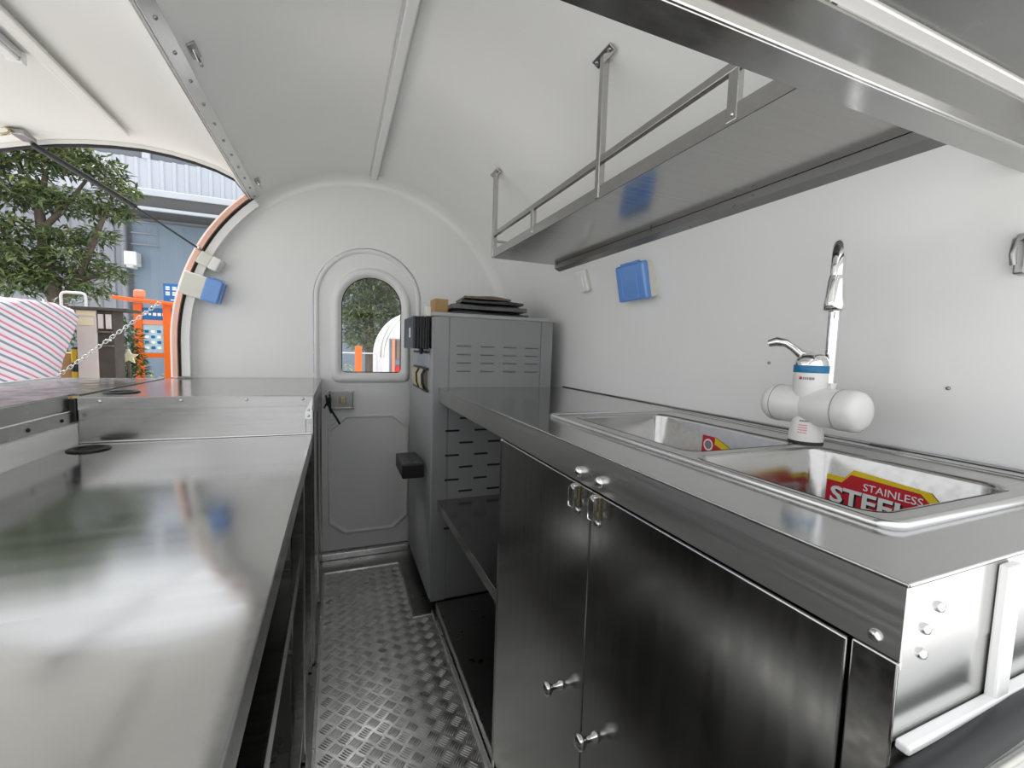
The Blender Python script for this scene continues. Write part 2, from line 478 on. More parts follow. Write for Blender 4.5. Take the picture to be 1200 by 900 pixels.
# ---------------------------------------------------------------- floor of tread plate
fl = struct('floor', box(bmn(), -.64, .95, .10, 2.40, -.03, -.004), 'steel_dull', 'aluminium tread-plate aisle floor', 'floor')
FP = [(-.058, .17), (.372, .17), (.372, 1.722), (.292, 1.722), (.292, 2.205), (-.058, 2.205)]
obj('tread_plate', plate(bmn(), [FP], lambda a, b: V((a, b, 0)), (0, 0, 1), .004), 'tread', fl)
bm = bmn()
P_ = .0365
def bar(cx, cy, ang, L, wd, h):
    ca, sa = math.cos(ang), math.sin(ang)
    out_ = []
    for (a, b_, z) in ((-1, 0, 0), (-.55, -1, 0), (.55, -1, 0), (1, 0, 0), (.55, 1, 0), (-.55, 1, 0), (-.6, 0, h), (.6, 0, h)):
        px_, py_ = a * L / 2, b_ * wd / 2
        out_.append(bm.verts.new((cx + px_ * ca - py_ * sa, cy + px_ * sa + py_ * ca, z)))
    v = out_
    for q in ((0, 1, 6), (1, 2, 7, 6), (2, 3, 7), (3, 4, 7), (4, 5, 6, 7), (5, 0, 6)):
        bm.faces.new([v[i] for i in q]).smooth = True
def inside(x, y):
    if not (-.05 < x < .365 and .30 < y < 2.2): return False
    return not (x > .282 and y > 1.70)
r45 = math.radians(45)
for i in range(-70, 70):
    for j in range(-70, 70):
        u_, v_ = i * P_, j * P_
        cx_ = (u_ - v_) * math.cos(r45) + .15; cy_ = (u_ + v_) * math.sin(r45) + 1.2
        if not inside(cx_, cy_): continue
        a_ = r45 if (i + j) % 2 == 0 else -r45
        for k in range(-2, 3):
            o_ = k * .0068
            bar(cx_ - math.sin(a_) * o_, cy_ + math.cos(a_) * o_, a_, .031, .0048, .0024)
tb = obj('tread_bars', bm, 'tread', fl); tb['kind'] = 'stuff'
obj('edge_strip', box(bmn(), -.066, -.056, .17, 2.21, -.003, .006, .001), 'aluminium', fl)
obj('edge_strip', box(bmn(), .366, .379, .17, 1.73, -.003, .012, .002), 'aluminium', fl)
obj('edge_strip', box(bmn(), .287, .366, 1.718, 1.728, -.003, .005, .001), 'aluminium', fl)
obj('edge_strip', box(bmn(), .287, .296, 1.72, 2.21, -.003, .005, .001), 'aluminium', fl)
obj('edge_strip', box(bmn(), -.06, .296, 2.203, 2.212, -.003, .005, .001), 'aluminium', fl)
struct('trim_4', box(bmn(), -.09, .40, 2.345, 2.379, -.004, .03, .004), 'aluminium', 'aluminium threshold strip under the arched door', 'threshold')

# ================================================================== right counter
ZC, XF, YN, YF = .951, .380, .169, 1.722
XW = CX + RA - .003
wt = thing('worktop', 'long stainless steel worktop with a deep folded front edge, sink set into it', 'worktop', (.66, .95, .89))
SK = (.485, .875, .232, .945)                                  # sink rim
obj('top_sheet', plate(bmn(), [[(XF, YN), (XW, YN), (XW, YF), (XF, YF)], rrect(SK[0] + .012, SK[1] - .012, SK[2] + .012, SK[3] - .012, .02)],
      lambda a, b: V((a, b, ZC)), (0, 0, 1), .003), 'steel_top', wt)
obj('front_fascia', box(bmn(), XF, XF + .003, YN, YF, .891, ZC - .0001, .0008, 1), 'steel_fascia', wt)
sa = obj('side_apron', box(bmn(), XF + .0005, XW, YN, YN + .003, .885, ZC - .0002, .0008, 1), 'steel_bright', wt)
obj('edge_bead', cyl(bmn(), (XF + .0005, YN, ZC - .001), (XF + .0005, YF, ZC - .001), .0016, n=8), 'steel_bright', wt)
obj('edge_bead', cyl(bmn(), (XF, YN + .0005, ZC - .001), (XW, YN + .0005, ZC - .001), .0016, n=8), 'steel_bright', wt)
obj('backsplash', box(bmn(), XW - .010, XW, YN, YF, ZC, ZC + .004, .0015), 'steel_top', wt)
def rivet(p, d, r=.0048):
    b_ = bmn(); lathe(b_, [(r, 0), (r, .0012), (r * .75, .003), (0, .0038)], p, d, 12); return b_
for y_, z_ in ((.186, .902),):
    obj('rivet', rivet((XF, y_, z_), (-1, 0, 0)), 'steel_bright', wt)
for x_, z_ in ((.423, .926), (.407, .912), (.405, .893)):
    obj('rivet', rivet((x_, YN, z_), (0, -1, 0), .0042), 'steel_bright', wt)

# base cabinet with two doors
bc = thing('base_cabinet', 'stainless steel base cabinet with two doors under the sink', 'cabinet', (.66, .58, 0))
obj('side_panel', box(bmn(), XF + .02, XW, .984, .990, .03, .889), 'steel', bc)
obj('side_panel', box(bmn(), XF, XW, YN + .0005, YN + .004, .03, .888), 'steel_bright', bc)
obj('bottom_panel', box(bmn(), XF + .02, XW, YN + .004, .984, .03, .036), 'steel_dull', bc)
obj('front_post', box(bmn(), XF - .001, XF + .03, YN + .0006, .201, .0, .8905, .0015), 'steel', bc)
obj('front_post', box(bmn(), XF - .004, XF + .022, .983, .997, .0, .8905, .004), 'steel', bc)
obj('plinth', box(bmn(), XF + .02, XF + .025, .20, .984, .0, .05), 'steel_dull', bc)
doors = []
for a, b_ in ((.5775, .9825), (.203, .5755)):
    dr = obj('door', box(bmn(), XF - .004, XF + .006, a, b_, .045, .8895, .0014, 2), 'steel_door', bc)
    doors.append(dr)
tag(doors[0], 'narrower-looking far door with knob near its near edge'); tag(doors[1], 'near door with knob near its far edge')
for dr, y_ in zip(doors, (.648, .535)):
    b_ = bmn(); lathe(b_, [(.0085, 0), (.0075, .004), (.005, .007), (.0048, .018), (.0085, .022), (.0118, .026), (.0122, .030), (.0095, .034), (0, .0355)], (XF - .004, y_, .507), (-1, 0, 0), 20)
    obj('knob', b_, 'chrome', dr)
for dr, y_ in zip(doors, (.617, .556)):
    lt = obj('toggle_latch', box(bmn(), XF - .0085, XF - .0038, y_ - .0085, y_ + .0085, .852, .889, .001, 1), 'brass', dr)
    # sprung loop
    lo = [V((XF - .018, y_ + a, z)) for a, z in ((-.0075, .884), (-.0085, .860), (-.006, .852), (.006, .852), (.0085, .860), (.0075, .884), (.0, .888), (-.0075, .884))]
    obj('latch_loop', tube(bmn(), lo, .0018, 8), 'chrome', lt)
    obj('latch_lever', box(bmn(), XF - .016, XF - .008, y_ - .006, y_ + .006, .866, .890, .002), 'steel_bright', lt)
    obj('latch_screw', rivet((XF - .0045, y_, .844), (-1, 0, 0), .0062), 'steel_bright', lt)
    b_ = bmn(); lathe(b_, [(.0085, 0), (.0092, .003), (.0088, .007), (.006, .010), (0, .0112)], (XF, y_, .910), (-1, 0, 0), 18)
    obj('latch_catch', b_, 'chrome', lt)

# open shelf bay between cabinet and switch cupboard
ob = thing('shelf_bay', 'open stainless steel shelf bay below the worktop beside the grey cupboard', 'shelf', (.66, 1.35, 0))
obj('shelf_board', box(bmn(), XF + .004, XW, .998, YF - .004, .478, .486), 'steel', ob)
obj('shelf_lip', box(bmn(), XF + .001, XF + .005, .998, YF - .004, .452, .4875, .001, 1), 'steel', ob)
obj('bottom_board', box(bmn(), XF + .004, XW, .998, YF - .004, .040, .046), 'steel_dull', ob)
obj('bottom_lip', box(bmn(), XF + .001, XF + .005, .998, YF - .004, .0, .047, .001, 1), 'aluminium', ob)
bm = bmn(); tube(bm, [(.72, 1.30, .88), (.66, 1.28, .78), (.58, 1.24, .70), (.53, 1.20, .62), (.52, 1.19, .55), (.55, 1.2, .50), (.62, 1.25, .492), (.72, 1.32, .492)], .007, 8)
one('power_cable', bm, 'cable_black', 'thick black power cable drooping onto the shelf of the open bay', 'cable')

# ---------------------------------------------------------------- sink
sk = thing('sink', 'stainless steel double bowl sink set in the worktop', 'sink', (.68, .59, ZC))
B1, B2 = (.525, .795, .527, .905), (.505, .797, .256, .507)
def lift(lp, z): return [V((a, b_, z)) for a, b_ in lp]
obj('rim', plate(bmn(), [rrect(*SK, .018), rrect(*B1, .03, 8), rrect(*B2, .03, 8)], lambda a, b: V((a, b, ZC + .004)), (0, 0, 1), .0038), 'steel', sk)
bm = bmn(); tube(bm, lift(rrect(*SK, .018), ZC + .0025) + [V((SK[1] - .018, SK[2], ZC + .0025))], .0058, 10, False)
obj('rolled_edge', bm, 'steel_bright', sk)
for B in (B1, B2):
    bm = bmn(); lp = []
    for g_, z in ((-.0005, .0045), (.003, .0035), (.005, -.002), (.010, -.13), (.018, -.150), (.035, -.160)):
        lp.append(lift(rrect(B[0] + g_, B[1] - g_, B[2] + g_, B[3] - g_, max(.02, .03 - g_ * .3), 8), ZC + z))
    loft(bm, lp, True)
    bw = obj('bowl', bm, 'steel', sk)
    cx_, cy_ = (B[0] + B[1]) / 2, (B[2] + B[3]) / 2
    bm = bmn(); lathe(bm, [(.034, 0), (.036, .003), (.030, .004), (.022, .001), (0, .001)], (cx_, cy_, ZC - .1602), (0, 0, 1), 24)
    obj('drain', bm, 'chrome', bw)
# stickers on the bowls' back walls (readable from the aisle)
def back_place(B, y_, z_):
    # local x -> -Y (reading direction), local y -> up, facing -X; wall leans in a little
    x_ = B[1] - .0062 + (z_ - ZC) * .038
    mm = Matrix(((0, .038, -1, x_), (-1, 0, 0, y_), (0, 1, 0, z_), (0, 0, 0, 1)))
    return mm
def sheet(name, pts, B, y_, z_, material, parent, lift_=0.0):
    mm = back_place(B, y_, z_); b_ = bmn()
    plate(b_, [pts], lambda a, c: mm @ V((a, c, lift_)), mm.to_3x3() @ V((0, 0, 1)), .0003)
    return obj(name, b_, material, parent)
sy, sz = .478, .847
stk = sheet('sticker', [(0, 0), (.160, 0), (.160, .058), (.140, .076), (.042, .080), (.030, .0665), (0, .0665)], B2, sy, sz, 'print_red', sk, .0005)
tag(stk, 'red and yellow sticker lettered STAINLESS STEEL')
sheet('sticker_flash', [(0, .0575), (.024, .0575), (.037, .074), (.130, .0715), (.144, .058), (.158, .058), (.141, .0765), (.040, .083), (.028, .0668), (0, .0668)], B2, sy, sz, 'print_yellow', stk, .0009)
sheet('sticker_tip', [(.146, .063), (.156, .050), (.164, .050), (.153, .067)], B2, sy, sz, 'print_black', stk, .0012)
add_text('lettering', 'STAINLESS', .0165, back_place(B2, sy - .056, sz + .054) @ Matrix.Translation((0, 0, .0014)), 'print_white', stk, (1.02, 1))
add_text('lettering', 'STEEL', .040, back_place(B2, sy - .008, sz + .0225) @ Matrix.Translation((0, 0, .0014)), 'print_white', stk, (1.10, .95), .0011)
add_text('lettering_shadow', 'STEEL', .040, back_place(B2, sy - .0105, sz + .0208) @ Matrix.Translation((0, 0, .0009)), 'print_black', stk, (1.10, .95), .0014)
sy, sz = .755, .872
st2 = sheet('sticker', [(0, 0), (.12, 0), (.12, .022), (.036, .056), (0, .056)], B1, sy, sz, 'print_red', sk, .0005)
tag(st2, 'small red and yellow sticker with a round white seal')
sheet('sticker_flash', [(.036, .056), (.12, .022), (.12, .012), (.036, .040)], B1, sy, sz, 'print_yellow', st2, .0009)
mm = back_place(B1, sy - .018, sz + .036)
bm = bmn(); plate(bm, [[(.0135 * math.cos(2 * PI * k / 20), .0135 * math.sin(2 * PI * k / 20)) for k in range(20)],
                       [(.0095 * math.cos(2 * PI * k / 20), .0095 * math.sin(2 * PI * k / 20)) for k in range(20)]], lambda a, c: mm @ V((a, c, .001)), mm.to_3x3() @ V((0, 0, 1)), .0003)
obj('sticker_seal', bm, 'print_white', st2)
bm = bmn(); plate(bm, [[(.0075 * math.cos(2 * PI * k / 20), .0075 * math.sin(2 * PI * k / 20)) for k in range(20)]], lambda a, c: mm @ V((a, c, .001)), mm.to_3x3() @ V((0, 0, 1)), .0003)
obj('sticker_seal', bm, 'print_grey', st2)

# ---------------------------------------------------------------- instant-heating tap
fx, fy, fz = .815, .538, ZC + .004
fa = thing('tap', 'white electric heating tap with chrome swan-neck spout on the sink', 'tap', (fx, fy, fz))
bm = bmn(); lathe(bm, [(.0285, 0), (.0285, .0025), (.0275, .004), (.0265, .008)], (fx, fy, fz), n=32); obj('base_gasket', bm, 'black_rubber', fa)
bm = bmn(); lathe(bm, [(.0280, .004), (.0278, .014), (.0262, .03), (.024, .042), (.0225, .052), (.024, .075), (.0262, .095), (.0275, .108), (.0275, .130)], (fx, fy, fz), n=32)
body = obj('body', bm, 'white_plastic', fa)
bm = bmn(); lathe(bm, [(.0278, .130), (.0282, .131), (.0282, .1425), (.0278, .1435)], (fx, fy, fz), n=32); obj('blue_ring', bm, 'blue_band', fa)
bm = bmn(); lathe(bm, [(.0272, .1435), (.0265, .150), (.0235, .158), (.016, .1645), (0, .166)], (fx, fy, fz), n=32); cap_ = obj('chrome_cap', bm, 'chrome', fa)
# lever
bm = bmn()
lev = [(0, .158), (.018, .164), (.030, .175), (.042, .184), (.058, .187), (.072, .183)]
ld = V((-.45, .9, 0)).normalized()
tube(bm, [V((fx, fy, fz)) + ld * a + V((0, 0, h)) for a, h in lev], [.010, .009, .0075, .008, .0095, .007], 12)
obj('lever', bm, 'chrome', fa)
# heating cylinders left and right along the wall
zc_ = fz + .068
bm = bmn(); lathe(bm, [(.0300, .0), (.0335, .022), (.0350, .030), (.0352, .058)], (fx, fy, zc_), (0, -1, 0), 32); obj('side_cylinder', bm, 'white_plastic', fa)
bm = bmn(); lathe(bm, [(.0352, .0585), (.0358, .060), (.0358, .078), (.034, .087), (.027, .0935), (.014, .097), (0, .098)], (fx, fy, zc_), (0, -1, 0), 32); obj('end_cap', bm, 'white_plastic', fa)
bm = bmn(); lathe(bm, [(.0356, .0578), (.0361, .0584), (.0356, .0592)], (fx, fy, zc_), (0, -1, 0), 32); obj('chrome_ring', bm, 'print_grey', fa)
bm = bmn(); lathe(bm, [(.0300, .0), (.0335, .022), (.0350, .030), (.0352, .054)], (fx, fy, zc_), (0, 1, 0), 32); obj('side_cylinder', bm, 'white_plastic', fa)
bm = bmn(); lathe(bm, [(.0352, .0545), (.0356, .056), (.0352, .066), (.030, .074), (.016, .078), (0, .079)], (fx, fy, zc_), (0, 1, 0), 32); obj('end_cap', bm, 'white_plastic', fa)
bm = bmn(); lathe(bm, [(.0356, .0538), (.0361, .0544), (.0356, .0552)], (fx, fy, zc_), (0, 1, 0), 32); obj('chrome_ring', bm, 'print_grey', fa)
# swan neck
rx, ry = .842, .522
od = V((-.080, -.048, 0)); R_ = od.length / 2; od.normalize()
pts = [V((rx, ry, fz + .085)), V((rx, ry, fz + .16)), V((rx, ry, fz + .24)), V((rx, ry, fz + .305))]
for i in range(1, 13):
    a = PI * i / 12; pts.append(V((rx, ry, fz + .305)) + od * (R_ - R_ * math.cos(a)) + V((0, 0, R_ * math.sin(a))))
e_ = pts[-1]
pts += [e_ + V((0, 0, -.02)), e_ + V((0, 0, -.045))]
obj('spout', tube(bmn(), pts, .0098, 16), 'chrome', fa)
bm = bmn(); lathe(bm, [(.010, .0), (.0118, -.008), (.0138, -.035), (.0152, -.045), (.0152, -.056), (.011, -.058), (0, -.056)], e_ + V((0, 0, -.012)), n=24); obj('aerator', bm, 'chrome', fa)
obj('spout_socket', tube(bmn(), [(fx, fy, fz + .10), (rx, ry, fz + .098), (rx, ry, fz + .112)], .0135, 14), 'white_plastic', fa)
# print on the body: maker's mark and notice
def wrap(name, a0, a1, z0, z1, material, r=.0277, rb=None):
    b_ = bmn(); n_ = 6; rb = rb or r
    lo = [[V((fx + r * math.cos(a), fy + r * math.sin(a), fz + z1)) for a in [math.radians(a0 + (a1 - a0) * k / n_) for k in range(n_ + 1)]],
          [V((fx + rb * math.cos(a), fy + rb * math.sin(a), fz + z0)) for a in [math.radians(a0 + (a1 - a0) * k / n_) for k in range(n_ + 1)]]]
    vs = [[b_.verts.new(p) for p in l] for l in lo]
    for k in range(n_): b_.faces.new((vs[0][k], vs[0][k + 1], vs[1][k + 1], vs[1][k])).smooth = True
    return obj(name, b_, material, body)
wrap('printed_mark', 176, 186, .1175, .1225, 'print_red', .0279)
for a_, b2 in ((189, 194), (196, 200), (202, 207), (209, 217), (218, 226)):
    wrap('printed_mark', a_, b2, .1175, .122, 'print_grey', .0279)
for k, (a_, b2) in enumerate(((186, 194), (195, 203), (204, 212), (213, 221))):
    wrap('printed_notice', a_, b2, .040, .043, 'print_grey', .0247, .0250)
for k in range(4):
    wrap('printed_notice', 184, 216, .019 + k * .0045, .0215 + k * .0045, 'print_pink', .0270 - k * .0004, .02735 - k * .0004)

# ================================================================== overhead shelf on the right
osf = thing('overhead_shelf', 'stainless steel hanging shelf with guard rail above the sink counter', 'shelf', (.72, 1.0, 1.48))
SY0, SY1, SX0, SX1, SZ = .36, 1.70, .586, .872, 1.480
obj('tray', box(bmn(), SX0, SX1, SY0, SY1, SZ, SZ + .004), 'steel', osf)
obj('front_lip', box(bmn(), SX0 - .002, SX0 + .002, SY0, SY1, SZ - .001, SZ + .030, .0008, 1), 'steel', osf)
obj('end_lip', box(bmn(), SX0 + .002, SX1, SY1 - .003, SY1, SZ + .004, SZ + .028), 'steel', osf)
bm = bmn()
plate(bm, [[(SX1 - .012, SZ - .001), (SX1 - .012, SZ - .020), (SX1 + .046, SZ - .046), (SX1 + .050, SZ - .040), (SX1 - .006, SZ - .013), (SX1 - .006, SZ - .001)]], lambda a, b: V((a, SY0, b)), (0, -1, 0), -(0 - (SY1 - SY0 - .02)) * 1)
# the angle iron runs along the shelf
obj('wall_angle', bm, 'steel_dull', osf)
for k in range(7):
    y_ = 1.62 - k * .195
    obj('rivet', rivet((SX1 + .030, y_, SZ - .0392), (-.4, 0, -1), .0046), 'steel_bright', osf)
obj('guard_rail', box(bmn(), SX0 - .003, SX0 + .010, SY0, SY1, SZ + .083, SZ + .099, .0015), 'steel', osf)
obj('end_rail', box(bmn(), SX0, SX1 - .03, SY1 - .006, SY1, SZ + .062, SZ + .072, .001), 'steel', osf)
for y_ in (1.315, .545):
    obj('rail_post', box(bmn(), SX0 - .003, SX0 + .010, y_ - .010, y_ + .010, SZ + .004, SZ + .084, .0015), 'steel', osf)
    obj('rivet', rivet((SX0 - .002, y_ - .002, SZ + .014), (-1, 0, 0), .0032), 'steel_bright', osf)
for y_ in (1.692, .932):
    obj('hanger', box(bmn(), SX0 - .005, SX0 + .012, y_ - .008, y_ + .008, SZ + .002, 1.812, .0015), 'steel', osf)
    # bent foot screwed to the vault
    hb = obj('hanger_foot', box(bmn(), SX0 - .010, SX0 + .012, y_ - .036, y_ + .036, 1.807, 1.813, .001, rot=Matrix.Rotation(math.radians(29), 3, 'Y')), 'steel', osf)
    for s_ in (-1, 1):
        obj('foot_screw', rivet((SX0 - .001, y_ + s_ * .026, 1.808), (-.45, 0, -1), .006), 'steel_dull', hb)

# near cross shelf above the end hatch, seen from below
xs = thing('cross_shelf', 'stainless steel shelf spanning the near end, its folded edge and underside seen from below', 'shelf', (.15, .22, 1.38))
obj('edge_flange', box(bmn(), -.36, .90, .2885, .322, 1.381, 1.384, .0008, 1), 'steel_door', xs)
obj('edge_face', box(bmn(), -.36, .90, .319, .322, 1.384, 1.425, .0008, 1), 'steel', xs)
obj('edge_return', box(bmn(), -.36, .90, .2845, .2885, 1.3805, 1.388, .001, 1), 'steel_bright', xs)
bm = bmn(); box(bm, -.36, .90, .246, .2885, 1.386, 1.389, 0, rot=Matrix.Rotation(math.radians(0), 3, 'X')); obj('underside', bm, 'steel', xs)
bm = bmn(); box(bm, -.36, .90, .2335, .246, 1.3895, 1.3925, .001, 1); obj('painted_glare_strip', bm, 'white_plastic', xs)  # white strip added to stand in for a glare band on the steel
bm = bmn(); box(bm, -.36, .90, .13, .234, 1.394, 1.397); obj('underside', bm, 'steel_dull', xs)

# ================================================================== wall sockets
def socket(name, label, origin, rot, blue=True, size=(.145, .118, .052), group=None):
    """local: x along wall, z up, -y out of the wall"""
    t_ = thing(name, label, 'socket', origin, group)
    t_.rotation_euler = rot
    sx, sz_, dp = size
    def add(nm, b_, mt, par=t_):
        bmesh.ops.recalc_face_normals(b_, faces=b_.faces)
        me = bpy.data.meshes.new(nm); b_.to_mesh(me); b_.free(); me.materials.append(M[mt])
        o = bpy.data.objects.new(nm, me); COL.objects.link(o); o.parent = par; return o
    add('back_box', box(bmn(), -sx / 2 * .95, sx / 2 * .95, -dp * .6, 0, -sz_ / 2 * .95, sz_ / 2 * .95, .006), 'ivory_plastic')
    if blue:
        c = add('splash_cover', box(bmn(), -sx / 2, sx / 2, -dp, -dp * .56, -sz_ / 2, sz_ / 2, .008, 3), 'blue_cover')
        for s_ in (-.28, .24):
            add('cover_rib', box(bmn(), sx * s_ - .003, sx * s_ + .003, -dp - .003, -dp + .002, -sz_ * .42, sz_ * .42, .001, 1), 'blue_cover', c)
        add('cover_hinge', box(bmn(), -sx * .3, sx * .3, -dp * .95, -dp * .7, sz_ / 2 - .002, sz_ / 2 + .005, .002), 'blue_cover', c)
    else:
        add('face_plate', box(bmn(), -sx / 2, sx / 2, -dp, -dp * .58, -sz_ / 2, sz_ / 2, .006, 3), 'white_plastic')
        add('rocker', box(bmn(), -sx * .2, sx * .2, -dp - .003, -dp + .004, -sz_ * .26, sz_ * .26, .003), 'white_plastic')
    return t_
socket('wall_socket', 'white wall socket with a blue splash cover below the overhead shelf', (.925, 1.175, 1.348), (math.radians(12), 0, -PI / 2))
socket('wall_socket', 'small plain white wall fitting under the far end of the overhead shelf', (.918, 1.50, 1.395), (math.radians(16), 0, -PI / 2), False, (.07, .085, .035))
socket('wall_socket', 'white socket with a blue splash cover by the hatch opening near the arched door', (-.622, 2.318, 1.362), (math.radians(16), 0, PI / 2), True, (.085, .105, .150))
socket('wall_socket', 'plain white switch box above the blue-covered socket by the hatch opening', (-.560, 2.326, 1.478), (math.radians(26), 0, PI / 2), False, (.07, .06, .085))
# bolt heads / wall buttons on the right wall
one('wall_screw', rivet((CX + RA - .0005, .73, 1.098), (-1, 0, 0), .0036), 'steel_dull', 'tiny grey screw head in the white wall between tap and blue-covered socket', 'screw')
one('wall_screw', rivet((CX + RA - .0005, .40, 1.068), (-1, 0, 0), .0032), 'steel_dull', 'tiny grey screw head in the white wall above the bowl with the large sticker', 'screw')
hk = thing('wall_clip', 'dark metal clip on the white wall above the near end of the sink', 'clip', (.938, .324, 1.25))
obj('clip_plate', box(bmn(), .925, .941, .317, .331, 1.243, 1.302, .003), 'steel_dull', hk)
obj('clip_arm', tube(bmn(), [(.925, .324, 1.297), (.908, .324, 1.29), (.903, .324, 1.27), (.908, .324, 1.255)], .004, 8), 'steel_dull', hk)

# ================================================================== grey electrical cupboard
ec = thing('electrical_cupboard', 'tall grey sheet-metal cupboard with louvred side next to the arched door', 'cupboard', (.62, 2.01, .05))
EX0, EX1, EY0, EY1, EZ0, EZ1 = .355, .885, 1.725, 2.315, .05, 1.252
cb = obj('carcass', box(bmn(), EX0 + .012, EX1, EY0 + .004, EY1, EZ0, EZ1 - .016, .002), 'grey_metal', ec)
obj('roof_panel', box(bmn(), EX0 - .004, EX1 + .004, EY0 - .004, EY1, EZ1 - .016, EZ1, .004), 'pale_grey', ec)
dr = obj('door', box(bmn(), EX0, EX0 + .012, EY0 + .014, EY1, EZ0 + .005, EZ1 - .018, .003), 'pale_grey', ec)
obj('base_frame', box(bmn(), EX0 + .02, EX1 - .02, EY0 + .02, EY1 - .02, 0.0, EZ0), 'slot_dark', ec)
obj('side_panel', box(bmn(), .424, .826, EY0, EY0 + .005, EZ0 + .02, 1.236, .0015), 'grey_metal', ec)
obj('corner_post', box(bmn(), EX0 + .004, .419, EY0, EY0 + .005, EZ0, 1.236, .0015), 'grey_metal', ec)
obj('corner_post', box(bmn(), .831, EX1, EY0, EY0 + .005, EZ0, 1.236, .0015), 'grey_metal', ec)
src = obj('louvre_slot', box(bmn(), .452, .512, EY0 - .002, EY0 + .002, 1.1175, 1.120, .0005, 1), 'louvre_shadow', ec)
lip = obj('louvre_hood', box(bmn(), .452, .512, EY0 - .004, EY0 + .002, 1.121, 1.1245, .001, 1), 'grey_metal', ec)
pl = [(c * .101, 0, -r * .0343) for r in range(4) for c in range(4)][1:]
copies(src, ec, pl); copies(lip, ec, pl)
src = obj('vent_slot', box(bmn(), .470, .530, EY0 - .001, EY0 + .001, .819, .827, .002, 1), 'slot_dark', ec)
lo_ = []
for r in range(11):
    for c in range(3):
        dx = c * .125 + (0 if r % 2 == 0 else -.06); dz = -r * .0515
        if r == 0 and c == 0: continue
        lo_.append((dx, 0, dz))
copies(src, ec, lo_)
# meter window with leads in the cupboard door
mw = obj('meter_window', box(bmn(), EX0 - .004, EX0 + .001, 1.80, 2.10, .925, 1.095, .002), 'steel_dull', dr)
for z_ in (.93, 1.02, 1.09):
    obj('terminal_rail', box(bmn(), EX0 - .016, EX0 - .004, 1.79, 2.11, z_ - .005, z_ + .005, .002), 'wood_dark', mw)
for k, y_ in enumerate((1.83, 1.87, 1.91, 1.96, 2.01, 2.06)):
    obj('lead', tube(bmn(), [(EX0 - .010, y_, 1.02), (EX0 - .022, y_ + .012, .995), (EX0 - .024, y_ - .01, .96), (EX0 - .010, y_ + .004, .93)], .006, 6), 'cable_cream' if k % 3 else 'cable_black', mw)
# black charger with fins
ch = thing('charger', 'black finned power charger hung high on the grey cupboard door', 'charger', (.32, 1.9, 1.10))
obj('case', box(bmn(), .283, EX0 - .006, 1.775, 2.03, 1.104, 1.235, .004), 'black_plastic', ch)
f_ = obj('fin', box(bmn(), .286, .290, 1.760, 1.777, 1.106, 1.233, .001, 1), 'black_plastic', ch)
copies(f_, ch, [(k * .0112, 0, 0) for k in range(1, 7)])
obj('white_label', box(bmn(), .2822, .2834, 1.84, 1.875, 1.15, 1.19), 'print_white', ch)
obj('gland', cyl(bmn(), (.32, 1.80, 1.106), (.32, 1.80, 1.082), .010, .006, 12), 'black_plastic', ch)
bx_ = thing('outlet_block', 'black plastic block of power outlets halfway down the grey cupboard door', 'socket', (.31, 1.87, .55))
obj('housing', box(bmn(), .250, EX0 - .014, 1.80, 2.02, .560, .622, .006), 'black_plastic', bx_)
for y_ in (1.835, 1.885, 1.935, 1.985):
    for x_ in (.276, .312):
        obj('outlet_hole', box(bmn(), x_ - .009, x_ + .009, y_ - .014, y_ + .014, .6205, .6245, .001, 1), 'louvre_shadow', bx_)
# things lying on the cupboard
one('cardboard_box', box(bmn(), .395, .455, 1.90, 2.0, EZ1, EZ1 + .072, .002), 'cardboard', 'small brown cardboard box on top of the grey cupboard', 'box')
one('wood_block', box(bmn(), .332, .352, 1.765, 1.80, 1.2365, 1.275, .002), 'ivory_plastic', 'small pale block standing on the black charger', 'block')
random.seed(4)
def slab(name, label, material, x0, x1, y0, y1, z0, th, sk_=.02):
    b_ = bmn(); nx, ny = 10, 6
    top = []; bot = []
    for i in range(nx + 1):
        for j in range(ny + 1):
            a, c = i / nx, j / ny
            x = x0 + (x1 - x0) * a + sk_ * c; y = y0 + (y1 - y0) * c
            wv = .004 * math.sin(7 * a + 3 * c + z0 * 40) + .002 * random.random()
            ed = 1 - .55 * max(abs(2 * a - 1) ** 6, abs(2 * c - 1) ** 6)
            top.append(b_.verts.new((x, y, z0 + th * ed + max(0, wv)))); bot.append(b_.verts.new((x, y, z0)))
    I = lambda i, j: i * (ny + 1) + j
    for i in range(nx):
        for j in range(ny):
            b_.faces.new((top[I(i, j)], top[I(i + 1, j)], top[I(i + 1, j + 1)], top[I(i, j + 1)])).smooth = True
            b_.faces.new((bot[I(i, j)], bot[I(i, j + 1)], bot[I(i + 1, j + 1)], bot[I(i + 1, j)]))
    for i in range(nx):
        for j in (0, ny): b_.faces.new((top[I(i, j)], top[I(i + 1, j)], bot[I(i + 1, j)], bot[I(i, j)]))
    for j in range(ny):
        for i in (0, nx): b_.faces.new((top[I(i, j)], top[I(i, j + 1)], bot[I(i, j + 1)], bot[I(i, j)]))
    return one(name, b_, material, label, 'packaging')
slab('folded_bag', 'dark folded plastic sheet, lowest of the pile on the grey cupboard', 'dark_bag', .44, .80, 1.80, 2.10, EZ1 + .001, .022)
slab('folded_bag', 'charcoal folded sheet in the middle of the pile on the grey cupboard', 'grey_card', .45, .80, 1.82, 2.11, EZ1 + .029, .026)
slab('flat_carton', 'wide grey-black carton lying over the charcoal sheet on the cupboard', 'dark_bag', .50, .79, 1.84, 2.10, EZ1 + .060, .016)
slab('flat_carton', 'brown flattened carton topmost of the pile on the grey cupboard', 'brown_card', .52, .74, 1.87, 2.10, EZ1 + .081, .016)

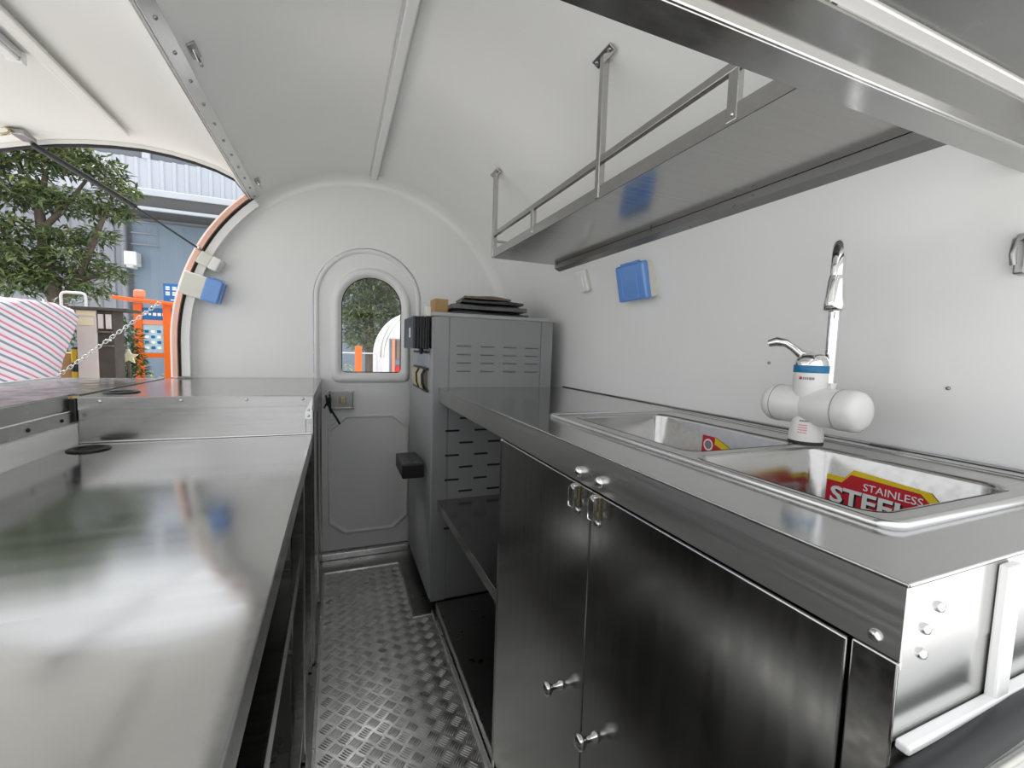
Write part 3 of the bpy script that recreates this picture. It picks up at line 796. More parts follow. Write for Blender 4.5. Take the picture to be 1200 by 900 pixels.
# ================================================================== left work table
TZ, TX0, TX1 = .810, XWL + .002, -.076
tb_ = thing('work_table', 'low stainless steel work table along the serving hatch', 'table', (-.37, .87, 0))
obj('top_sheet', box(bmn(), TX0, TX1, .172, 1.568, TZ - .004, TZ, .0012, 1), 'steel_top', tb_)
obj('front_edge', box(bmn(), TX1 - .004, TX1, .172, 1.568, TZ - .042, TZ - .003, .001, 1), 'steel', tb_)
obj('end_edge', box(bmn(), TX0, TX1, .172, .176, TZ - .042, TZ - .003, .001, 1), 'steel', tb_)
for y_ in (.22, 1.20, 1.545):
    for x_ in (TX1 - .033, TX0 + .006):
        obj('leg', box(bmn(), x_, x_ + .03, y_ - .015, y_ + .015, .0, TZ - .004, .003), 'steel', tb_)
obj('lower_shelf', box(bmn(), TX0 + .01, TX1 - .012, .24, 1.185, .532, .537), 'steel', tb_)
obj('shelf_lip', box(bmn(), TX1 - .015, TX1 - .011, .24, 1.185, .530, .570, .001, 1), 'steel', tb_)
for z_ in (.55, .30):
    obj('cross_rail', box(bmn(), TX0 + .03, TX1 - .03, 1.19, 1.21, z_ - .012, z_ + .012, .002), 'steel_bright', tb_)
for z_ in (.12,):
    obj('foot_rail', box(bmn(), TX1 - .03, TX1 - .006, .235, 1.53, z_ - .012, z_ + .012, .002), 'steel', tb_)
bm = bmn(); box(bm, TX0 + .01, TX1 - .04, 1.212, 1.216, .02, .80); obj('divider_panel', bm, 'steel_dull', tb_)
def grommet(x, y, z, par):
    b_ = bmn(); lathe(b_, [(.030, .0005), (.030, .004), (.040, .005), (.045, .003), (.0455, 0), (.030, .0002)], (x, y, z), n=32)
    gr = obj('cable_grommet', b_, 'black_rubber', par)
    obj('grommet_hole', cyl(bmn(), (x, y, z + .0002), (x, y, z + .0012), .031, n=24), 'slot_dark', gr)
    return gr
grommet(-.617, 1.482, TZ, tb_)

# raised end unit
RZ, RY0 = .941, 1.572
ru = thing('raised_counter', 'raised stainless steel counter unit between the work table and the end wall', 'counter', (-.37, 1.97, 0))
obj('top_sheet', box(bmn(), TX0 - .010, -.072, RY0, YD - .003, RZ - .004, RZ, .0012, 1), 'steel_door', ru)
fp = obj('front_panel', box(bmn(), TX0, -.076, RY0 + .001, RY0 + .005, TZ - .03, RZ - .004, .001, 1), 'steel', ru)
obj('front_flange', box(bmn(), TX0, -.074, RY0 - .001, RY0 + .002, RZ - .036, RZ - .003, .0006, 1), 'steel', ru)
obj('base_bead', box(bmn(), TX0, TX1 - .002, RY0 - .004, RY0 + .001, TZ, TZ + .005, .0015), 'steel_bright', ru)
for x_ in (-.625, -.435, -.265, -.105):
    obj('screw', rivet((x_, RY0 - .001, RZ - .012), (0, -1, 0), .005), 'steel_bright', fp)
obj('side_skirt', box(bmn(), -.0755, -.072, RY0, YD - .004, RZ - .085, RZ - .001, .001, 1), 'steel_dull', ru)
obj('side_panel', box(bmn(), -.082, -.078, RY0 + .02, YD - .03, .03, RZ - .05), 'steel_door', ru)
for y_ in (RY0 + .012, 1.97, YD - .04):
    obj('leg', box(bmn(), -.098, -.072, y_ - .013, y_ + .013, 0, RZ - .05, .003), 'steel', ru)
bm = bmn(); plate(bm, [[(-.077, RZ - .010), (-.077, RZ - .078), (-.098, RZ - .078), (-.098, RZ - .055), (-.090, RZ - .035)]], lambda a, b: V((a, RY0 - .004, b)), (0, -1, 0), .003)
gb = obj('corner_gusset', bm, 'steel_bright', ru)
for z_ in (RZ - .048, RZ - .068):
    obj('screw', rivet((-.088, RY0 - .004, z_), (0, -1, 0), .0045), 'steel_bright', gb)
grommet(-.622, 1.70, RZ, ru)
obj('dark_gap_block', box(bmn(), TX0 - .024, TX0 - .001, RY0 - .006, RY0 + .045, .872, RZ - .004, .003), 'black_rubber', ru)  # black block added to stand in for the dark, shaded gap between counters
# far grey case standing below the end unit door post
# ---------------------------------------------------------------- hinge rails and fold-out counters outside
hr = thing('counter_hinge_rail', 'long stainless steel hinge rail on the sill of the serving hatch', 'hinge', (XWL, .9, .87))
XL = XWL - .012
obj('hinge_leaf', box(bmn(), XL, XL + .004, .30, 1.565, .870, .902, .001, 1), 'steel_dull', hr)
for k in range(9):
    obj('leaf_screw', rivet((XL + .004, .42 + k * .137, .884), (1, 0, 0), .005), 'slot_dark', hr)
obj('hinge_pin', cyl(bmn(), (XL + .003, .30, .9035), (XL + .003, 1.565, .9035), .003, n=10), 'steel_bright', hr)
fc = thing('foldout_counter', 'near stainless steel fold-out counter outside the serving hatch', 'counter', (-.86, .95, .90), 'fold-out counters')
fc['label'] = 'longer stainless steel fold-out counter outside the hatch beside the work table'
obj('top_sheet', box(bmn(), -1.03, XL - .006, .30, 1.61, .944, .948, .001, 1), 'steel_outer', fc)
obj('inner_face', box(bmn(), XL - .006, XL - .002, .30, 1.565, .905, .947, .001, 1), 'steel_dull', fc)
obj('outer_lip', box(bmn(), -1.034, -1.03, .30, 1.61, .915, .956, .001, 1), 'steel_bright', fc)
fc2 = thing('foldout_counter', 'shorter stainless steel fold-out counter outside the hatch beyond the raised counter', 'counter', (-.86, 1.95, .90), 'fold-out counters')
obj('top_sheet', box(bmn(), -1.03, TX0 - .016, 1.622, 2.29, .940, .944, .001, 1), 'steel_outer', fc2)
obj('inner_face', box(bmn(), TX0 - .020, TX0 - .016, 1.622, 2.29, .905, .9435, .001, 1), 'steel_dull', fc2)
obj('outer_lip', box(bmn(), -1.034, -1.03, 1.622, 2.29, .912, .952, .001, 1), 'steel_bright', fc2)
for f, ys_ in ((fc, (.5, 1.4)), (fc2, (1.75, 2.2))):
    for y_ in ys_:
        obj('bracket', tube(bmn(), [(-.99, y_, .938), (-.705, y_, .70)], .009, 8), 'steel_dull', f)
bm = bmn()
A_, B_ = V((-.70, 2.29, 1.265)), V((-1.00, 2.20, .955))
n_ = 30
for k in range(n_):
    p = A_.lerp(B_, (k + .5) / n_); d = (B_ - A_).normalized(); u_, v_ = frame(d)
    ax2 = u_ if k % 2 else v_
    L_ = (B_ - A_).length / n_ * .72
    lp = [p + d * (L_ * math.cos(a)) + ax2 * (.0058 * math.sin(a)) for a in [2 * PI * q / 10 for q in range(11)]]
    tube(bm, lp, .0017, 5, False)
one('support_chain', bm, 'steel_bright', 'thin steel chain holding up the fold-out counter outside the hatch', 'chain')

# ---------------------------------------------------------------- hatch lid
ph, nh = prof(HINGE)
hg = thing('hatch_hinge_rail', 'long stainless steel hinge strip with screws along the top of the hatch', 'hinge', (ph.x, 1.2, ph.y))
def onvault(a, off): 
    p, n_ = prof(a); q = p - n_ * off; return q
a1, a0 = HINGE - 1.9, HINGE + .4
pts4 = [onvault(a0, .0), onvault(a0, .005), onvault(a1, .005), onvault(a1, .0005)]
loops = [[V((p.x, y_, p.y)) for p in pts4] for y_ in (.20, 2.335)]
bm = bmn(); loft(bm, loops, smooth=False); bm.faces.new([v for v in bm.verts][:4]); bm.faces.new([v for v in bm.verts][4:])
obj('strip', bm, 'steel_bright', hg)
q = onvault(HINGE - .75, .005); nn = prof(HINGE)[1]
for k in range(18):
    obj('screw', rivet((q.x, 2.30 - k * .115, q.y), (-nn.x, 0, -nn.y), .0046), 'steel_dull', hg)
obj('knuckle', cyl(bmn(), (pts4[0].x - .004, .20, pts4[0].y - .004), (pts4[0].x - .004, 2.32, pts4[0].y - .004), .005, n=10), 'steel_bright', hg)

lid = thing('serving_hatch', 'cream curved hatch lid propped open over the serving counter', 'hatch', (-.85, 1.25, 1.77))
L0 = [(-.364, 1.774), (-.412, 1.836), (-.48, 1.864), (-.558, 1.883), (-.64, 1.895), (-.734, 1.901), (-.83, 1.896), (-.925, 1.884), (-1.015, 1.866), (-1.10, 1.843), (-1.174, 1.818), (-1.25, 1.788), (-1.33, 1.752)]
def nrm2(i):
    a, c = V(L0[max(0, i - 1)]), V(L0[min(len(L0) - 1, i + 1)]); d = (c - a).normalized(); return V((d.y, -d.x)) * -1
LY0, LY1 = .22, 2.305
def lidstrip(bm, off0, off1, y0, y1, i0=0, i1=None):
    i1 = len(L0) - 1 if i1 is None else i1
    loops = []
    for i in range(i0, i1 + 1):
        p = V(L0[i]); n_ = nrm2(i)
        if n_.y < 0: n_ = -n_
        a = p + n_ * off0; c = p + n_ * off1
        loops.append([V((a.x, y0, a.y)), V((a.x, y1, a.y)), V((c.x, y1, c.y)), V((c.x, y0, c.y))])
    loft(bm, loops); 
    vs = list(bm.verts); bm.faces.new(vs[:4]); bm.faces.new(vs[-4:])
    return bm
def smooth_big(o):
    for p in o.data.polygons: p.use_smooth = True
    md = o.modifiers.new('edges', 'EDGE_SPLIT'); md.split_angle = math.radians(35)
smooth_big(obj('panel', lidstrip(bmn(), 0, .024, LY0, LY1), 'lid_cream', lid))
smooth_big(obj('end_flange', lidstrip(bmn(), -.014, .0, LY1 - .022, LY1, 0), 'lid_cream', lid))
smooth_big(obj('outer_skin', lidstrip(bmn(), .0245, .030, LY0 - .01, LY1 + .012), 'copper_skin', lid))
obj('edge_seal', tube(bmn(), [(p[0], LY1 - .008, p[1] - .017) for p in L0], .0075, 8), 'black_rubber', lid)
sb_ = obj('stiffener', lidstrip(bmn(), -.012, .001, LY0 + .03, 2.20, 5, 5 + 0) if False else box(bmn(), -.785, -.745, LY0 + .03, 2.19, 1.884, 1.902, .006), 'lid_cream', lid)
obj('stiffener', box(bmn(), -.758, -.735, LY0 + .03, 2.16, 1.876, 1.888, .004), 'lid_cream', lid)
obj('front_flange', box(bmn(), -1.335, -1.318, LY0, LY1, 1.737, 1.757, .004), 'lid_cream', lid)
cl = obj('lid_catch', box(bmn(), -1.085, -1.045, 2.17, 2.25, 1.828, 1.848, .004), 'steel_dull', lid)
obj('catch_ring', tube(bmn(), [V((-1.10 + .025 * math.cos(a), 2.16 + .012 * math.sin(a), 1.828 + .018 * math.sin(a))) for a in [2 * PI * k / 14 for k in range(15)]], .005, 8, False), 'brass', cl)
ll = thing('lid_light_bar', 'slim white light bar fixed under the open hatch lid', 'light', (-.82, 1.0, 1.87))
obj('housing', box(bmn(), -.842, -.808, .35, 1.70, 1.874, 1.893, .003), 'led_body', ll)
obj('diffuser', box(bmn(), -.838, -.812, .355, 1.69, 1.864, 1.875, .004), 'led_diffuser', ll)
obj('end_cap', box(bmn(), -.844, -.806, 1.69, 1.71, 1.862, 1.894, .003), 'white_plastic', ll)

gs = thing('gas_strut', 'black gas strut propping the open hatch lid', 'strut', (-.556, 2.30, 1.508))
pA, pB, pC = V((-1.06, 2.255, 1.825)), V((-.765, 2.268, 1.648)), V((-.556, 2.300, 1.508))
obj('cylinder', cyl(bmn(), pA, pB, .0105, n=16), 'black_plastic', gs)
obj('piston_rod', cyl(bmn(), pB, pC, .0042, n=12), 'print_black', gs)
obj('end_collar', cyl(bmn(), pB - (pB - pA).normalized() * .012, pB + (pB - pA).normalized() * .004, .0115, n=16), 'print_black', gs)
for nm, p in (('upper_joint', pA), ('lower_joint', pC)):
    b_ = bmn(); lathe(b_, [(0, -.009), (.006, -.0075), (.009, 0), (.006, .0075), (0, .009)], p, (0, 1, 0), 14); obj(nm, b_, 'steel_dull', gs)

# ceiling light strip, clips
cl_ = thing('ceiling_light', 'long slim white light strip along the crown of the ceiling', 'light', (.17, 1.2, 1.95))
zc2 = CZ + RB
obj('housing', box(bmn(), .150, .192, .22, 2.333, zc2 - .017, zc2 - .002, .003), 'led_body', cl_)
obj('diffuser', box(bmn(), .156, .186, .225, 2.328, zc2 - .026, zc2 - .016, .004), 'led_diffuser', cl_)
obj('end_cap', box(bmn(), .149, .193, 2.325, 2.336, zc2 - .0275, zc2 - .002, .002), 'white_plastic', cl_)
for y_, lb in ((1.29, 'small steel catch on the ceiling beside the middle of the hatch hinge'), (2.17, 'small steel catch on the ceiling at the far end of the hatch hinge')):
    p, n_ = prof(125.7)
    t_ = thing('ceiling_catch', lb, 'catch', (p.x, y_, p.y))
    rot = Matrix.Rotation(math.radians(-38), 3, 'Y')
    obj('catch_plate', box(bmn(), p.x - .010, p.x + .010, y_ - .028, y_ + .028, p.y - .006, p.y - .001, .001, rot=rot), 'steel_dull', t_)
    obj('catch_hook', tube(bmn(), [(p.x + .001, y_ + .02, p.y - .004), (p.x + .010, y_ + .018, p.y - .024), (p.x + .012, y_ - .01, p.y - .027), (p.x + .005, y_ - .022, p.y - .012)], .0045, 8), 'steel_bright', t_)
for nm, z_ in (('rim_button', 1.06), ):
    one('rim_button', rivet((CX - RA + .003, 2.315, z_), (1, -.2, 0), .006), 'black_plastic', 'small black button on the white rim of the hatch opening', 'button')

# ================================================================== outside
GZ = -.50
struct('ground', box(bmn(), -40, 40, -30, 45, GZ - .05, GZ), 'asphalt', 'grey paved yard outside the trailer', 'ground')

bld = thing('warehouse', 'large pale metal-clad warehouse across the yard', 'building', (-4, 16, GZ))
def cladding(name, x0, x1, y, z0, z1, pitch, depth, material, par):
    b_ = bmn(); pts = []
    x = x0
    while x < x1:
        for dx, dy in ((0, 0), (pitch * .55, 0), (pitch * .65, -depth), (pitch * .9, -depth)): pts.append((x + dx, y + dy))
        x += pitch
    lo = [b_.verts.new((a, c, z0)) for a, c in pts]; hi = [b_.verts.new((a, c, z1)) for a, c in pts]
    for k in range(len(pts) - 1): b_.faces.new((lo[k], lo[k + 1], hi[k + 1], hi[k]))
    return obj(name, b_, material, par)
BY = 15.0
obj('core', box(bmn(), -22, 9, BY + .1, BY + 6, GZ, 6.72), 'cladding_grey', bld)
cladding('upper_cladding', -22, 9, BY, 4.95, 5.95, .28, .05, 'cladding_pale', bld)
cladding('lower_cladding', -22, -5.35, BY + .02, GZ, 4.95, .30, .04, 'cladding_grey', bld)
cladding('recess_cladding', -5.15, 9, BY + .05, GZ, 4.3, .6, .015, 'cladding_blue', bld)
wb = obj('window_band', box(bmn(), -22, 9, BY + .02, BY + .1, 5.95, 6.68), 'band_glass', bld)
for k in range(20):
    obj('mullion', box(bmn(), -21.9 + k * 1.55, -21.72 + k * 1.55, BY - .06, BY + .02, 5.95, 6.68, .01), 'cladding_pale', wb)
obj('eaves', box(bmn(), -22.2, 9.2, BY - .25, BY + 6.1, 6.70, 6.80, .02), 'cladding_pale', bld)
obj('drain_pipe', cyl(bmn(), (-5.28, BY - .12, GZ), (-5.28, BY - .12, 4.6), .06, n=10), 'cladding_grey', bld)
obj('canopy', box(bmn(), -5.0, 9, BY - 1.2, BY + .1, 4.70, 4.86, .02), 'cladding_pale', bld)
obj('canopy_soffit', box(bmn(), -4.95, 9, BY - 1.15, BY + .1, 4.40, 4.70), 'soffit_dark', bld)
obj('canopy_rail', box(bmn(), -4.9, 9, BY - 1.25, BY - 1.15, 4.33, 4.40), 'cladding_pale', bld)
for k in range(3):
    obj('window_bar', box(bmn(), -5.15, -4.55, BY - .06, BY - .02, 3.65 + k * .3, 3.68 + k * .3), 'cladding_grey', bld)
wlm = thing('wall_lamp_box', 'white box lamp on the blue-grey warehouse wall', 'lamp', (-5.1, BY - .2, 3.05))
obj('box_body', box(bmn(), -5.22, -4.94, BY - .35, BY - .02, 3.05, 3.42, .03), 'car_white', wlm)
obj('box_lip', box(bmn(), -5.16, -5.0, BY - .38, BY - .1, 2.98, 3.06, .02), 'pipe_white', wlm)

# trees
def leaf_mesh(bm, c, rx, ry, rz, n, L, rnd):
    for _ in range(n):
        while True:
            p = V((rnd.uniform(-1, 1), rnd.uniform(-1, 1), rnd.uniform(-1, 1)))
            if .25 < p.length < 1: break
        q = V((c[0] + p.x * rx, c[1] + p.y * ry, c[2] + p.z * rz))
        d = V((p.x * .8 + rnd.uniform(-.7, .7), p.y * .8 + rnd.uniform(-.7, .7), rnd.uniform(-.7, .35))).normalized()
        s = d.cross(V((rnd.uniform(-.4, .4), rnd.uniform(-.4, .4), 1))).normalized()
        l = L * rnd.uniform(.6, 1.25); wd = l * .30
        up = s.cross(d) * l * .08
        a = bm.verts.new(q); b_ = bm.verts.new(q + d * l * .5 + s * wd * .5 + up); c_ = bm.verts.new(q + d * l); e = bm.verts.new(q + d * l * .5 - s * wd * .5 + up)
        bm.faces.new((a, b_, c_, e))
def tree(label, loc, trunk, branches, pads, L, dens, seed, name='broadleaf_tree'):
    t_ = thing(name, label, 'tree', loc); rnd = random.Random(seed)
    obj('trunk', tube(bmn(), *trunk, 10), 'bark', t_)
    for br in branches: obj('branch', tube(bmn(), br[0], br[1], 7), 'bark', t_)
    for k, (x, y, z, rx, ry, rz) in enumerate(pads):
        n = int(dens * (rx * ry + rx * rz + ry * rz))
        b_ = bmn(); leaf_mesh(b_, (x, y, z), rx, ry, rz, n, L, rnd)
        o = obj('foliage', b_, 'leaf', t_); o['kind'] = 'stuff'
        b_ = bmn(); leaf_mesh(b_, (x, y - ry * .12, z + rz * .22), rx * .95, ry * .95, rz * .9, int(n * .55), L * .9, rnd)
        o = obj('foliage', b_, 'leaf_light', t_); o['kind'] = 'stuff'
    return t_
ty = 9.0
tree('spreading green tree with layered boughs in front of the warehouse', (-4.05, ty, GZ),
     ([(-4.05, ty, GZ), (-4.06, ty, .8), (-4.05, ty, 1.6), (-4.15, ty, 2.2), (-4.2, ty, 3.0), (-4.1, ty, 3.6)], [.14, .11, .10, .08, .06, .03]),
     [([(-4.05, ty, 1.5), (-3.75, ty, 2.1), (-3.5, ty - .1, 2.7), (-3.3, ty, 3.4)], [.07, .055, .04, .02]),
      ([(-4.1, ty, 1.7), (-4.45, ty + .1, 2.2), (-4.7, ty, 2.8)], [.06, .045, .02]),
      ([(-3.8, ty, 2.0), (-3.5, ty, 2.1), (-3.3, ty - .1, 2.2)], [.04, .03, .015]),
      ([(-4.2, ty, 2.7), (-3.9, ty, 3.1), (-3.6, ty, 3.6)], [.05, .035, .02])],
     [(-4.42, ty, 3.75, .5, .5, .30), (-3.95, ty, 3.86, .42, .45, .28), (-3.48, ty, 3.72, .36, .4, .22), (-3.22, ty, 3.45, .26, .3, .15),
      (-4.45, ty, 3.22, .5, .5, .2), (-3.80, ty, 3.18, .60, .5, .18), (-3.3, ty, 3.1, .25, .3, .10), (-4.6, ty, 2.68, .4, .45, .24), (-3.95, ty, 2.66, .32, .4, .13), (-3.5, ty, 2.72, .22, .3, .11),
      (-4.45, ty, 2.25, .42, .45, .25), (-3.82, ty, 2.32, .42, .4, .22), (-3.34, ty, 2.14, .20, .25, .14), (-4.6, ty, 1.9, .5, .4, .2), (-4.1, ty, 2.0, .4, .35, .16), (-3.62, ty, 1.85, .22, .3, .16),
      (-5.2, ty + .4, 2.2, .5, .5, .5), (-5.1, ty, 3.6, .5, .5, .6), (-4.5, ty + .3, 4.4, .8, .6, .4)],
     .15, 1050, 3)
ky = 1.16
tree('rounded green tree seen through the arched door window', (.58 * ky, 8.3 * ky, GZ),
     ([(.58 * ky, 8.3 * ky, GZ), (.66, 8.3 * ky, .6), (.65, 8.3 * ky, 1.3), (.60, 8.3 * ky, 2.1)], [.14, .12, .10, .05]),
     [([(.66, 9.6, .9), (.46, 9.6, 1.3), (.35, 9.5, 1.8)], [.05, .04, .02]), ([(.66, 9.6, 1.0), (.93, 9.6, 1.6), (1.1, 9.6, 2.1)], [.05, .04, .02])],
     [(x * ky, y * ky, 1.11 + (z - 1.11) * ky, a * ky, b * ky, c * ky) for x, y, z, a, b, c in
      ((.30, 8.3, 2.05, .42, .4, .34), (.72, 8.3, 2.2, .42, .4, .34), (.28, 8.3, 1.62, .34, .4, .26), (.66, 8.3, 1.72, .42, .4, .30),
       (.42, 8.3, 1.25, .34, .35, .24), (1.05, 8.3, 2.0, .35, .4, .4), (.5, 8.3, 2.7, .8, .6, .5), (1.3, 8.4, 2.6, .6, .5, .5))],
     .15, 1100, 8)

def bush(label, loc, rx, ry, rz, n, L, seed, material='leaf_hedge', name='shrub'):
    t_ = thing(name, label, 'plant', loc); rnd = random.Random(seed)
    obj('stem', tube(bmn(), [loc, (loc[0], loc[1], loc[2] + rz * 1.4)], [.03, .012], 6), 'bark', t_)
    b_ = bmn(); leaf_mesh(b_, (loc[0], loc[1], loc[2] + rz), rx, ry, rz, n, L, rnd)
    o = obj('foliage', b_, material, t_); o['kind'] = 'stuff'; return t_
bush('tall dark green climbing plant behind the letter cabinet', (-1.99, 5.60, GZ), .15, .14, .94, 1800, .08, 5)
bush('low bright green shrub at the foot of the orange notice board', (-2.0, 6.5, GZ), .36, .3, .62, 1100, .10, 6, 'leaf_light')
bush('low green shrub beyond the arched door window', (.14, 7.0, GZ), .28, .3, .68, 900, .10, 7, 'leaf_light')
bush('dark hedge plant behind the striped tarpaulin', (-3.1, 6.8, GZ), .7, .3, 1.05, 2200, .10, 9)

# striped tarpaulin thrown over a heap
def tarp():
    nx, nz = 40, 60
    b_ = bmn(); uvl = b_.loops.layers.uv.new('UVMap')
    def sup(t_): return math.copysign(abs(t_) ** .55, t_)
    rnd = random.Random(2)
    grid = []
    for i in range(nx + 1):
        row = []
        a = i / nx * 2 * PI
        ca, sa_ = sup(math.cos(a)), sup(math.sin(a))
        for j in range(nz // 2 + 1):
            s = j / (nz // 2)                          # 0 top centre .. 1 ground
            if s < .35:
                rr = s / .35 * .92; z = 1.38 - .05 * rr * rr
            else:
                k = (s - .35) / .65
                rr = .92 + .10 * math.sin(k * 1.6) + .03 * math.sin(5 * a + 9 * k) - .70 * min(k, .4); z = 1.33 - k * (1.33 - GZ) * .98
            fold = 1 + .025 * math.sin(9 * a + 6 * s) * s + .015 * math.sin(23 * a) * s
            x = -2.56 + .66 * rr * ca * fold; y = 4.35 + .62 * rr * sa_ * fold
            z += .02 * math.sin(6 * a + 2) * min(1, s * 3) * (1 if s < .6 else .3)
            row.append((b_.verts.new((x, y, z)), x, y, z))
        grid.append(row)
    def uvof(v):
        _, x, y, z = v
        q = (z * 1.0 + (x + 2.56) * .55 + (y - 4.35) * .34 + .03 * math.sin(4 * x + 5 * z))
        return (x, q / .078)
    for i in range(nx):
        for j in range(nz // 2):
            q = (grid[i][j], grid[i + 1][j], grid[i + 1][j + 1], grid[i][j + 1])
            vs = []
            for v in q:
                if v[0] not in vs: vs.append(v[0])
            f = b_.faces.new(vs); f.smooth = True
            for lpp, v in zip(f.loops, q): lpp[uvl].uv = uvof(v)
    return one('striped_tarpaulin', b_, 'striped_tarp', 'red, white and grey striped tarpaulin draped over a heap in the yard', 'tarpaulin')
tarp()

# letter cabinet
lc = thing('letter_cabinet', 'weathered outdoor cabinet with a cream door and dark open pigeonholes', 'cabinet', (-1.95, 5.1, GZ))
obj('carcass', box(bmn(), -2.13, -1.875, 5.02, 5.22, GZ, 1.35, .005), 'wood_dark', lc)
obj('lid_board', box(bmn(), -2.18, -1.76, 4.96, 5.28, 1.352, 1.378, .004), 'wood_dark', lc)
cd = obj('door', box(bmn(), -2.13, -1.99, 5.0, 5.02, GZ + .05, 1.35, .004), 'door_cream', lc)
obj('name_plate', box(bmn(), -2.115, -2.005, 4.993, 5.0, 1.215, 1.285, .002), 'plate_cream', cd)
obj('head_board', box(bmn(), -2.125, -1.992, 4.994, 5.0, 1.30, 1.345, .002), 'plate_cream', cd)
for x_ in (-1.962, -1.908):
    obj('pigeonhole', box(bmn(), x_ - .018, x_ + .018, 4.998, 5.02, 1.19, 1.32, .003), 'door_cream', lc)
obj('shelf_plank', box(bmn(), -1.985, -1.88, 4.99, 5.02, 1.155, 1.17), 'bark', lc)
obj('shelf_plank', box(bmn(), -1.985, -1.88, 4.99, 5.02, 1.03, 1.045), 'bark', lc)
obj('latch', box(bmn(), -1.91, -1.895, 4.985, 5.02, 1.08, 1.10), 'pipe_white', lc)

# notice board
nb = thing('notice_board', 'orange framed outdoor notice board with a blue header', 'notice board', (-1.85, 6.0, GZ))
for x_ in (-2.062, -1.80):
    obj('post', box(bmn(), x_, x_ + .075, 5.97, 6.03, GZ, 1.50, .006), 'orange_paint', nb)
obj('cross_bar', box(bmn(), -1.99, -1.80, 5.98, 6.02, .905, .955, .004), 'orange_paint', nb)
obj('cross_bar', box(bmn(), -1.99, -1.80, 5.98, 6.02, 1.27, 1.32, .004), 'orange_pale', nb)
hd = obj('header_sign', box(bmn(), -1.985, -1.66, 5.985, 6.0, 1.325, 1.455, .002), 'sign_blue', nb)
for k in range(6):
    x_ = -1.96 + k * .042
    s_ = .016 if 1 < k < 5 else .011
    obj('header_mark', box(bmn(), x_ - s_, x_ + s_, 5.982, 5.986, 1.385 - s_, 1.385 + s_), 'print_white', hd)
po = obj('poster', box(bmn(), -1.985, -1.80, 5.99, 6.0, .96, 1.265, .001), 'poster', nb)
for r in range(4):
    for c in range(3):
        obj('poster_mark', box(bmn(), -1.97 + c * .055, -1.935 + c * .055, 5.986, 5.991, 1.0 + r * .06, 1.03 + r * .06), 'sign_blue' if (r + c) % 2 else 'print_white', po)
ro = obj('roof_board', box(bmn(), -2.20, -1.55, 5.85, 6.15, 1.50, 1.535, .006, rot=Matrix.Rotation(math.radians(4), 3, 'Y')), 'orange_paint', nb)
obj('roof_ornament', box(bmn(), -2.06, -1.96, 5.97, 6.03, 1.555, 1.645, .02), 'orange_pale', nb)
# blue direction sign on its own pole
bs = thing('blue_sign', 'blue rectangular sign with white lettering behind the notice board', 'sign', (-2.0, 7.2, GZ))
obj('sign_pole', cyl(bmn(), (-1.95, 7.23, GZ), (-1.95, 7.23, 1.85), .025, n=10), 'pipe_white', bs)
sp_ = obj('sign_panel', box(bmn(), -2.15, -1.80, 7.18, 7.20, 1.58, 1.86, .004), 'sign_blue', bs)
for r, z_ in enumerate((1.795, 1.725)):
    for c in range(4):
        x_ = -2.10 + c * .074
        for dz in (-.018, 0, .018): obj('sign_mark', box(bmn(), x_ - .023, x_ + .023, 7.176, 7.181, z_ + dz - .006, z_ + dz + .006), 'print_white', sp_)
obj('sign_mark', box(bmn(), -2.07, -1.89, 7.176, 7.181, 1.635, 1.648), 'print_white', sp_)
# small things in the yard
bm = bmn()
sp5 = [((.075 if k % 2 == 0 else .034) * math.sin(PI * k / 5), (.075 if k % 2 == 0 else .034) * math.cos(PI * k / 5)) for k in range(10)]
plate(bm, [sp5], lambda a, b: V((-1.90 + a, 5.36, .93 + b)), (0, -1, 0), .03)
st_ = thing('star_ornament', 'pale cream star ornament standing by the orange notice board', 'ornament', (-1.90, 5.38, GZ))
obj('star', bm, 'star_cream', st_)
obj('stake', box(bmn(), -1.91, -1.89, 5.365, 5.38, GZ, .90), 'bark', st_)
one('carton', box(bmn(), -2.36, -2.20, 5.08, 5.30, GZ, .965, .004), 'cardboard', 'tall brown carton between the tarpaulin and the letter cabinet', 'box')
yb = thing('yellow_bollard', 'slim yellow and black bollard beside the letter cabinet', 'bollard', (-2.17, 5.06, GZ))
obj('pole', cyl(bmn(), (-2.17, 5.06, GZ), (-2.17, 5.06, 1.0), .028, n=12), 'yellow_paint', yb)
obj('band', cyl(bmn(), (-2.17, 5.06, .80), (-2.17, 5.06, .88), .029, n=12), 'print_black', yb)
obj('cap', cyl(bmn(), (-2.17, 5.06, 1.0), (-2.17, 5.06, 1.02), .030, .02, n=12), 'print_black', yb)
pp = bmn(); tube(pp, [(-2.80, 6.3, GZ), (-2.80, 6.3, 1.56), (-2.79, 6.3, 1.585), (-2.76, 6.3, 1.595), (-2.63, 6.3, 1.595), (-2.60, 6.3, 1.585), (-2.59, 6.3, 1.56), (-2.59, 6.3, GZ)], .014, 8)
one('pipe_frame', pp, 'pipe_white', 'white pipe frame standing in front of the tree', 'frame')
# vehicle roof behind the heap
cr_ = thing('parked_van', 'white parked vehicle behind the striped tarpaulin', 'vehicle', (-4.9, 8.0, GZ))
obj('body', box(bmn(), -6.4, -4.3, 7.6, 8.6, GZ + .3, 1.25, .12, 3), 'car_white', cr_)
obj('cabin', box(bmn(), -6.0, -4.45, 7.7, 8.5, 1.2, 1.75, .15, 3), 'car_white', cr_)
obj('side_window', box(bmn(), -5.9, -4.6, 7.68, 7.75, 1.28, 1.62, .03), 'slot_dark', cr_)
for x_ in (-6.0, -4.75): obj('wheel', cyl(bmn(), (x_, 7.58, GZ + .32), (x_, 7.8, GZ + .32), .32, n=20), 'black_rubber', cr_)

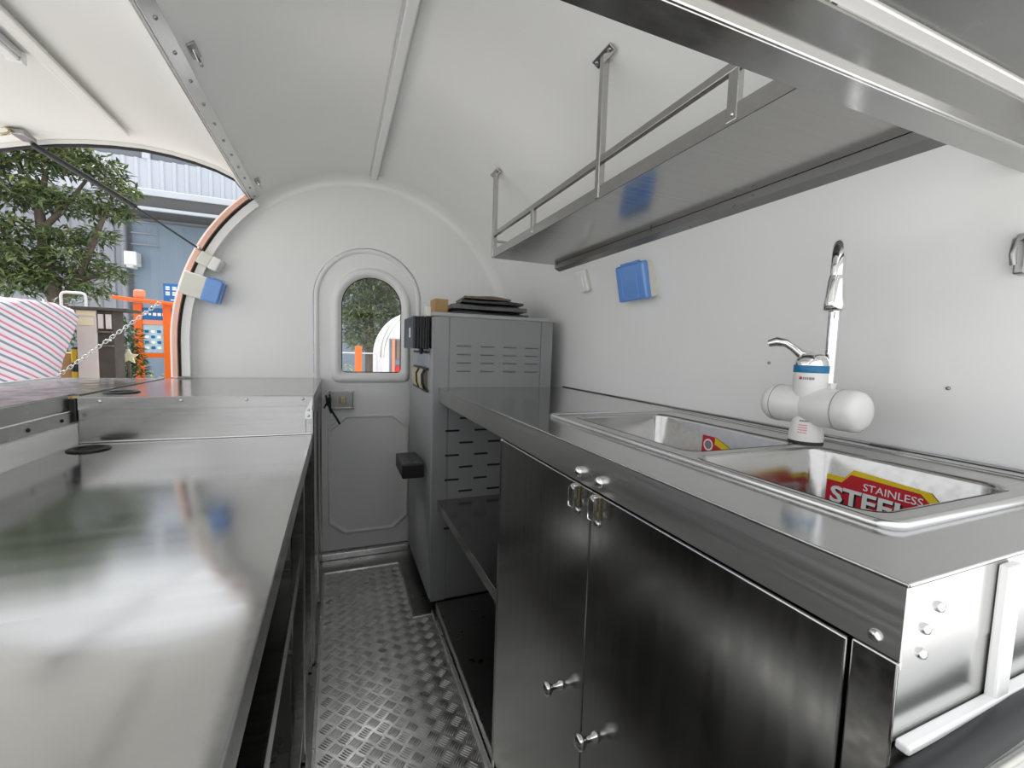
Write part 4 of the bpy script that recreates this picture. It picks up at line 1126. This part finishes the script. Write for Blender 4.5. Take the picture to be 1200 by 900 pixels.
# seen through the arched window: orange post, a second trailer
one('orange_post', box(bmn(), .215, .30, 5.95, 6.03, GZ, 1.10, .006), 'orange_paint', 'orange square post outside the arched door window', 'post')
tr2 = thing('second_trailer', 'white rounded trailer parked beyond the arched door window', 'trailer', (1.5, 6.8, GZ))
def hoop(cx, hw, zb, zs, y0, y1, nm, mt):
    b_ = bmn(); plate(b_, [arch(cx, hw, zb, zs, 28)], lambda a, b: V((a, y0, b)), (0, -1, 0), y0 - y1)
    return b_
def arch_solid(cx, hw, zb, zs, y0, y1):
    b_ = bmn(); pts = arch(cx, hw, zb, zs, 28)
    loft(b_, [[V((a, y0, c)) for a, c in pts], [V((a, y1, c)) for a, c in pts]], smooth=False)
    vs = list(b_.verts); n_ = len(pts); b_.faces.new(vs[:n_]); b_.faces.new(vs[n_:]); return b_
obj('body', arch_solid(1.42, .82, .02, .95, 6.5, 8.2), 'car_white', tr2)
obj('end_trim', tube(bmn(), [(a, 6.5, c) for a, c in arch(1.42, .82, .02, .95, 28)] , .03, 8), 'steel_bright', tr2)
obj('open_end', plate(bmn(), [[(.70, .55), (1.9, .55), (1.9, 1.22), (.70, 1.22)]], lambda a, b: V((a, 6.495, b)), (0, -1, 0), .02), 'cladding_blue', tr2)
obj('pink_panel', box(bmn(), .735, .775, 6.46, 6.49, .55, 1.22, .003), 'orange_pale', tr2)
obj('red_badge', cyl(bmn(), (.84, 6.48, .78), (.84, 6.46, .78), .06, n=16), 'red_paint', tr2)
obj('shelf_goods', box(bmn(), .80, .98, 6.46, 6.49, .92, 1.20, .003), 'brown_card', tr2)
for x_ in (.9, 1.9): obj('wheel', cyl(bmn(), (x_, 6.9, GZ + .28), (x_, 7.1, GZ + .28), .28, n=20), 'black_rubber', tr2)
rl = bmn(); tube(rl, [(-.6, 6.6, GZ), (-.6, 6.6, 1.0), (.54, 6.6, 1.0), (.54, 6.6, GZ)], .014, 8); tube(rl, [(-.6, 6.6, .68), (.54, 6.6, .68)], .012, 8)
one('railing', rl, 'pipe_white', 'thin white railing beyond the arched door window', 'railing')
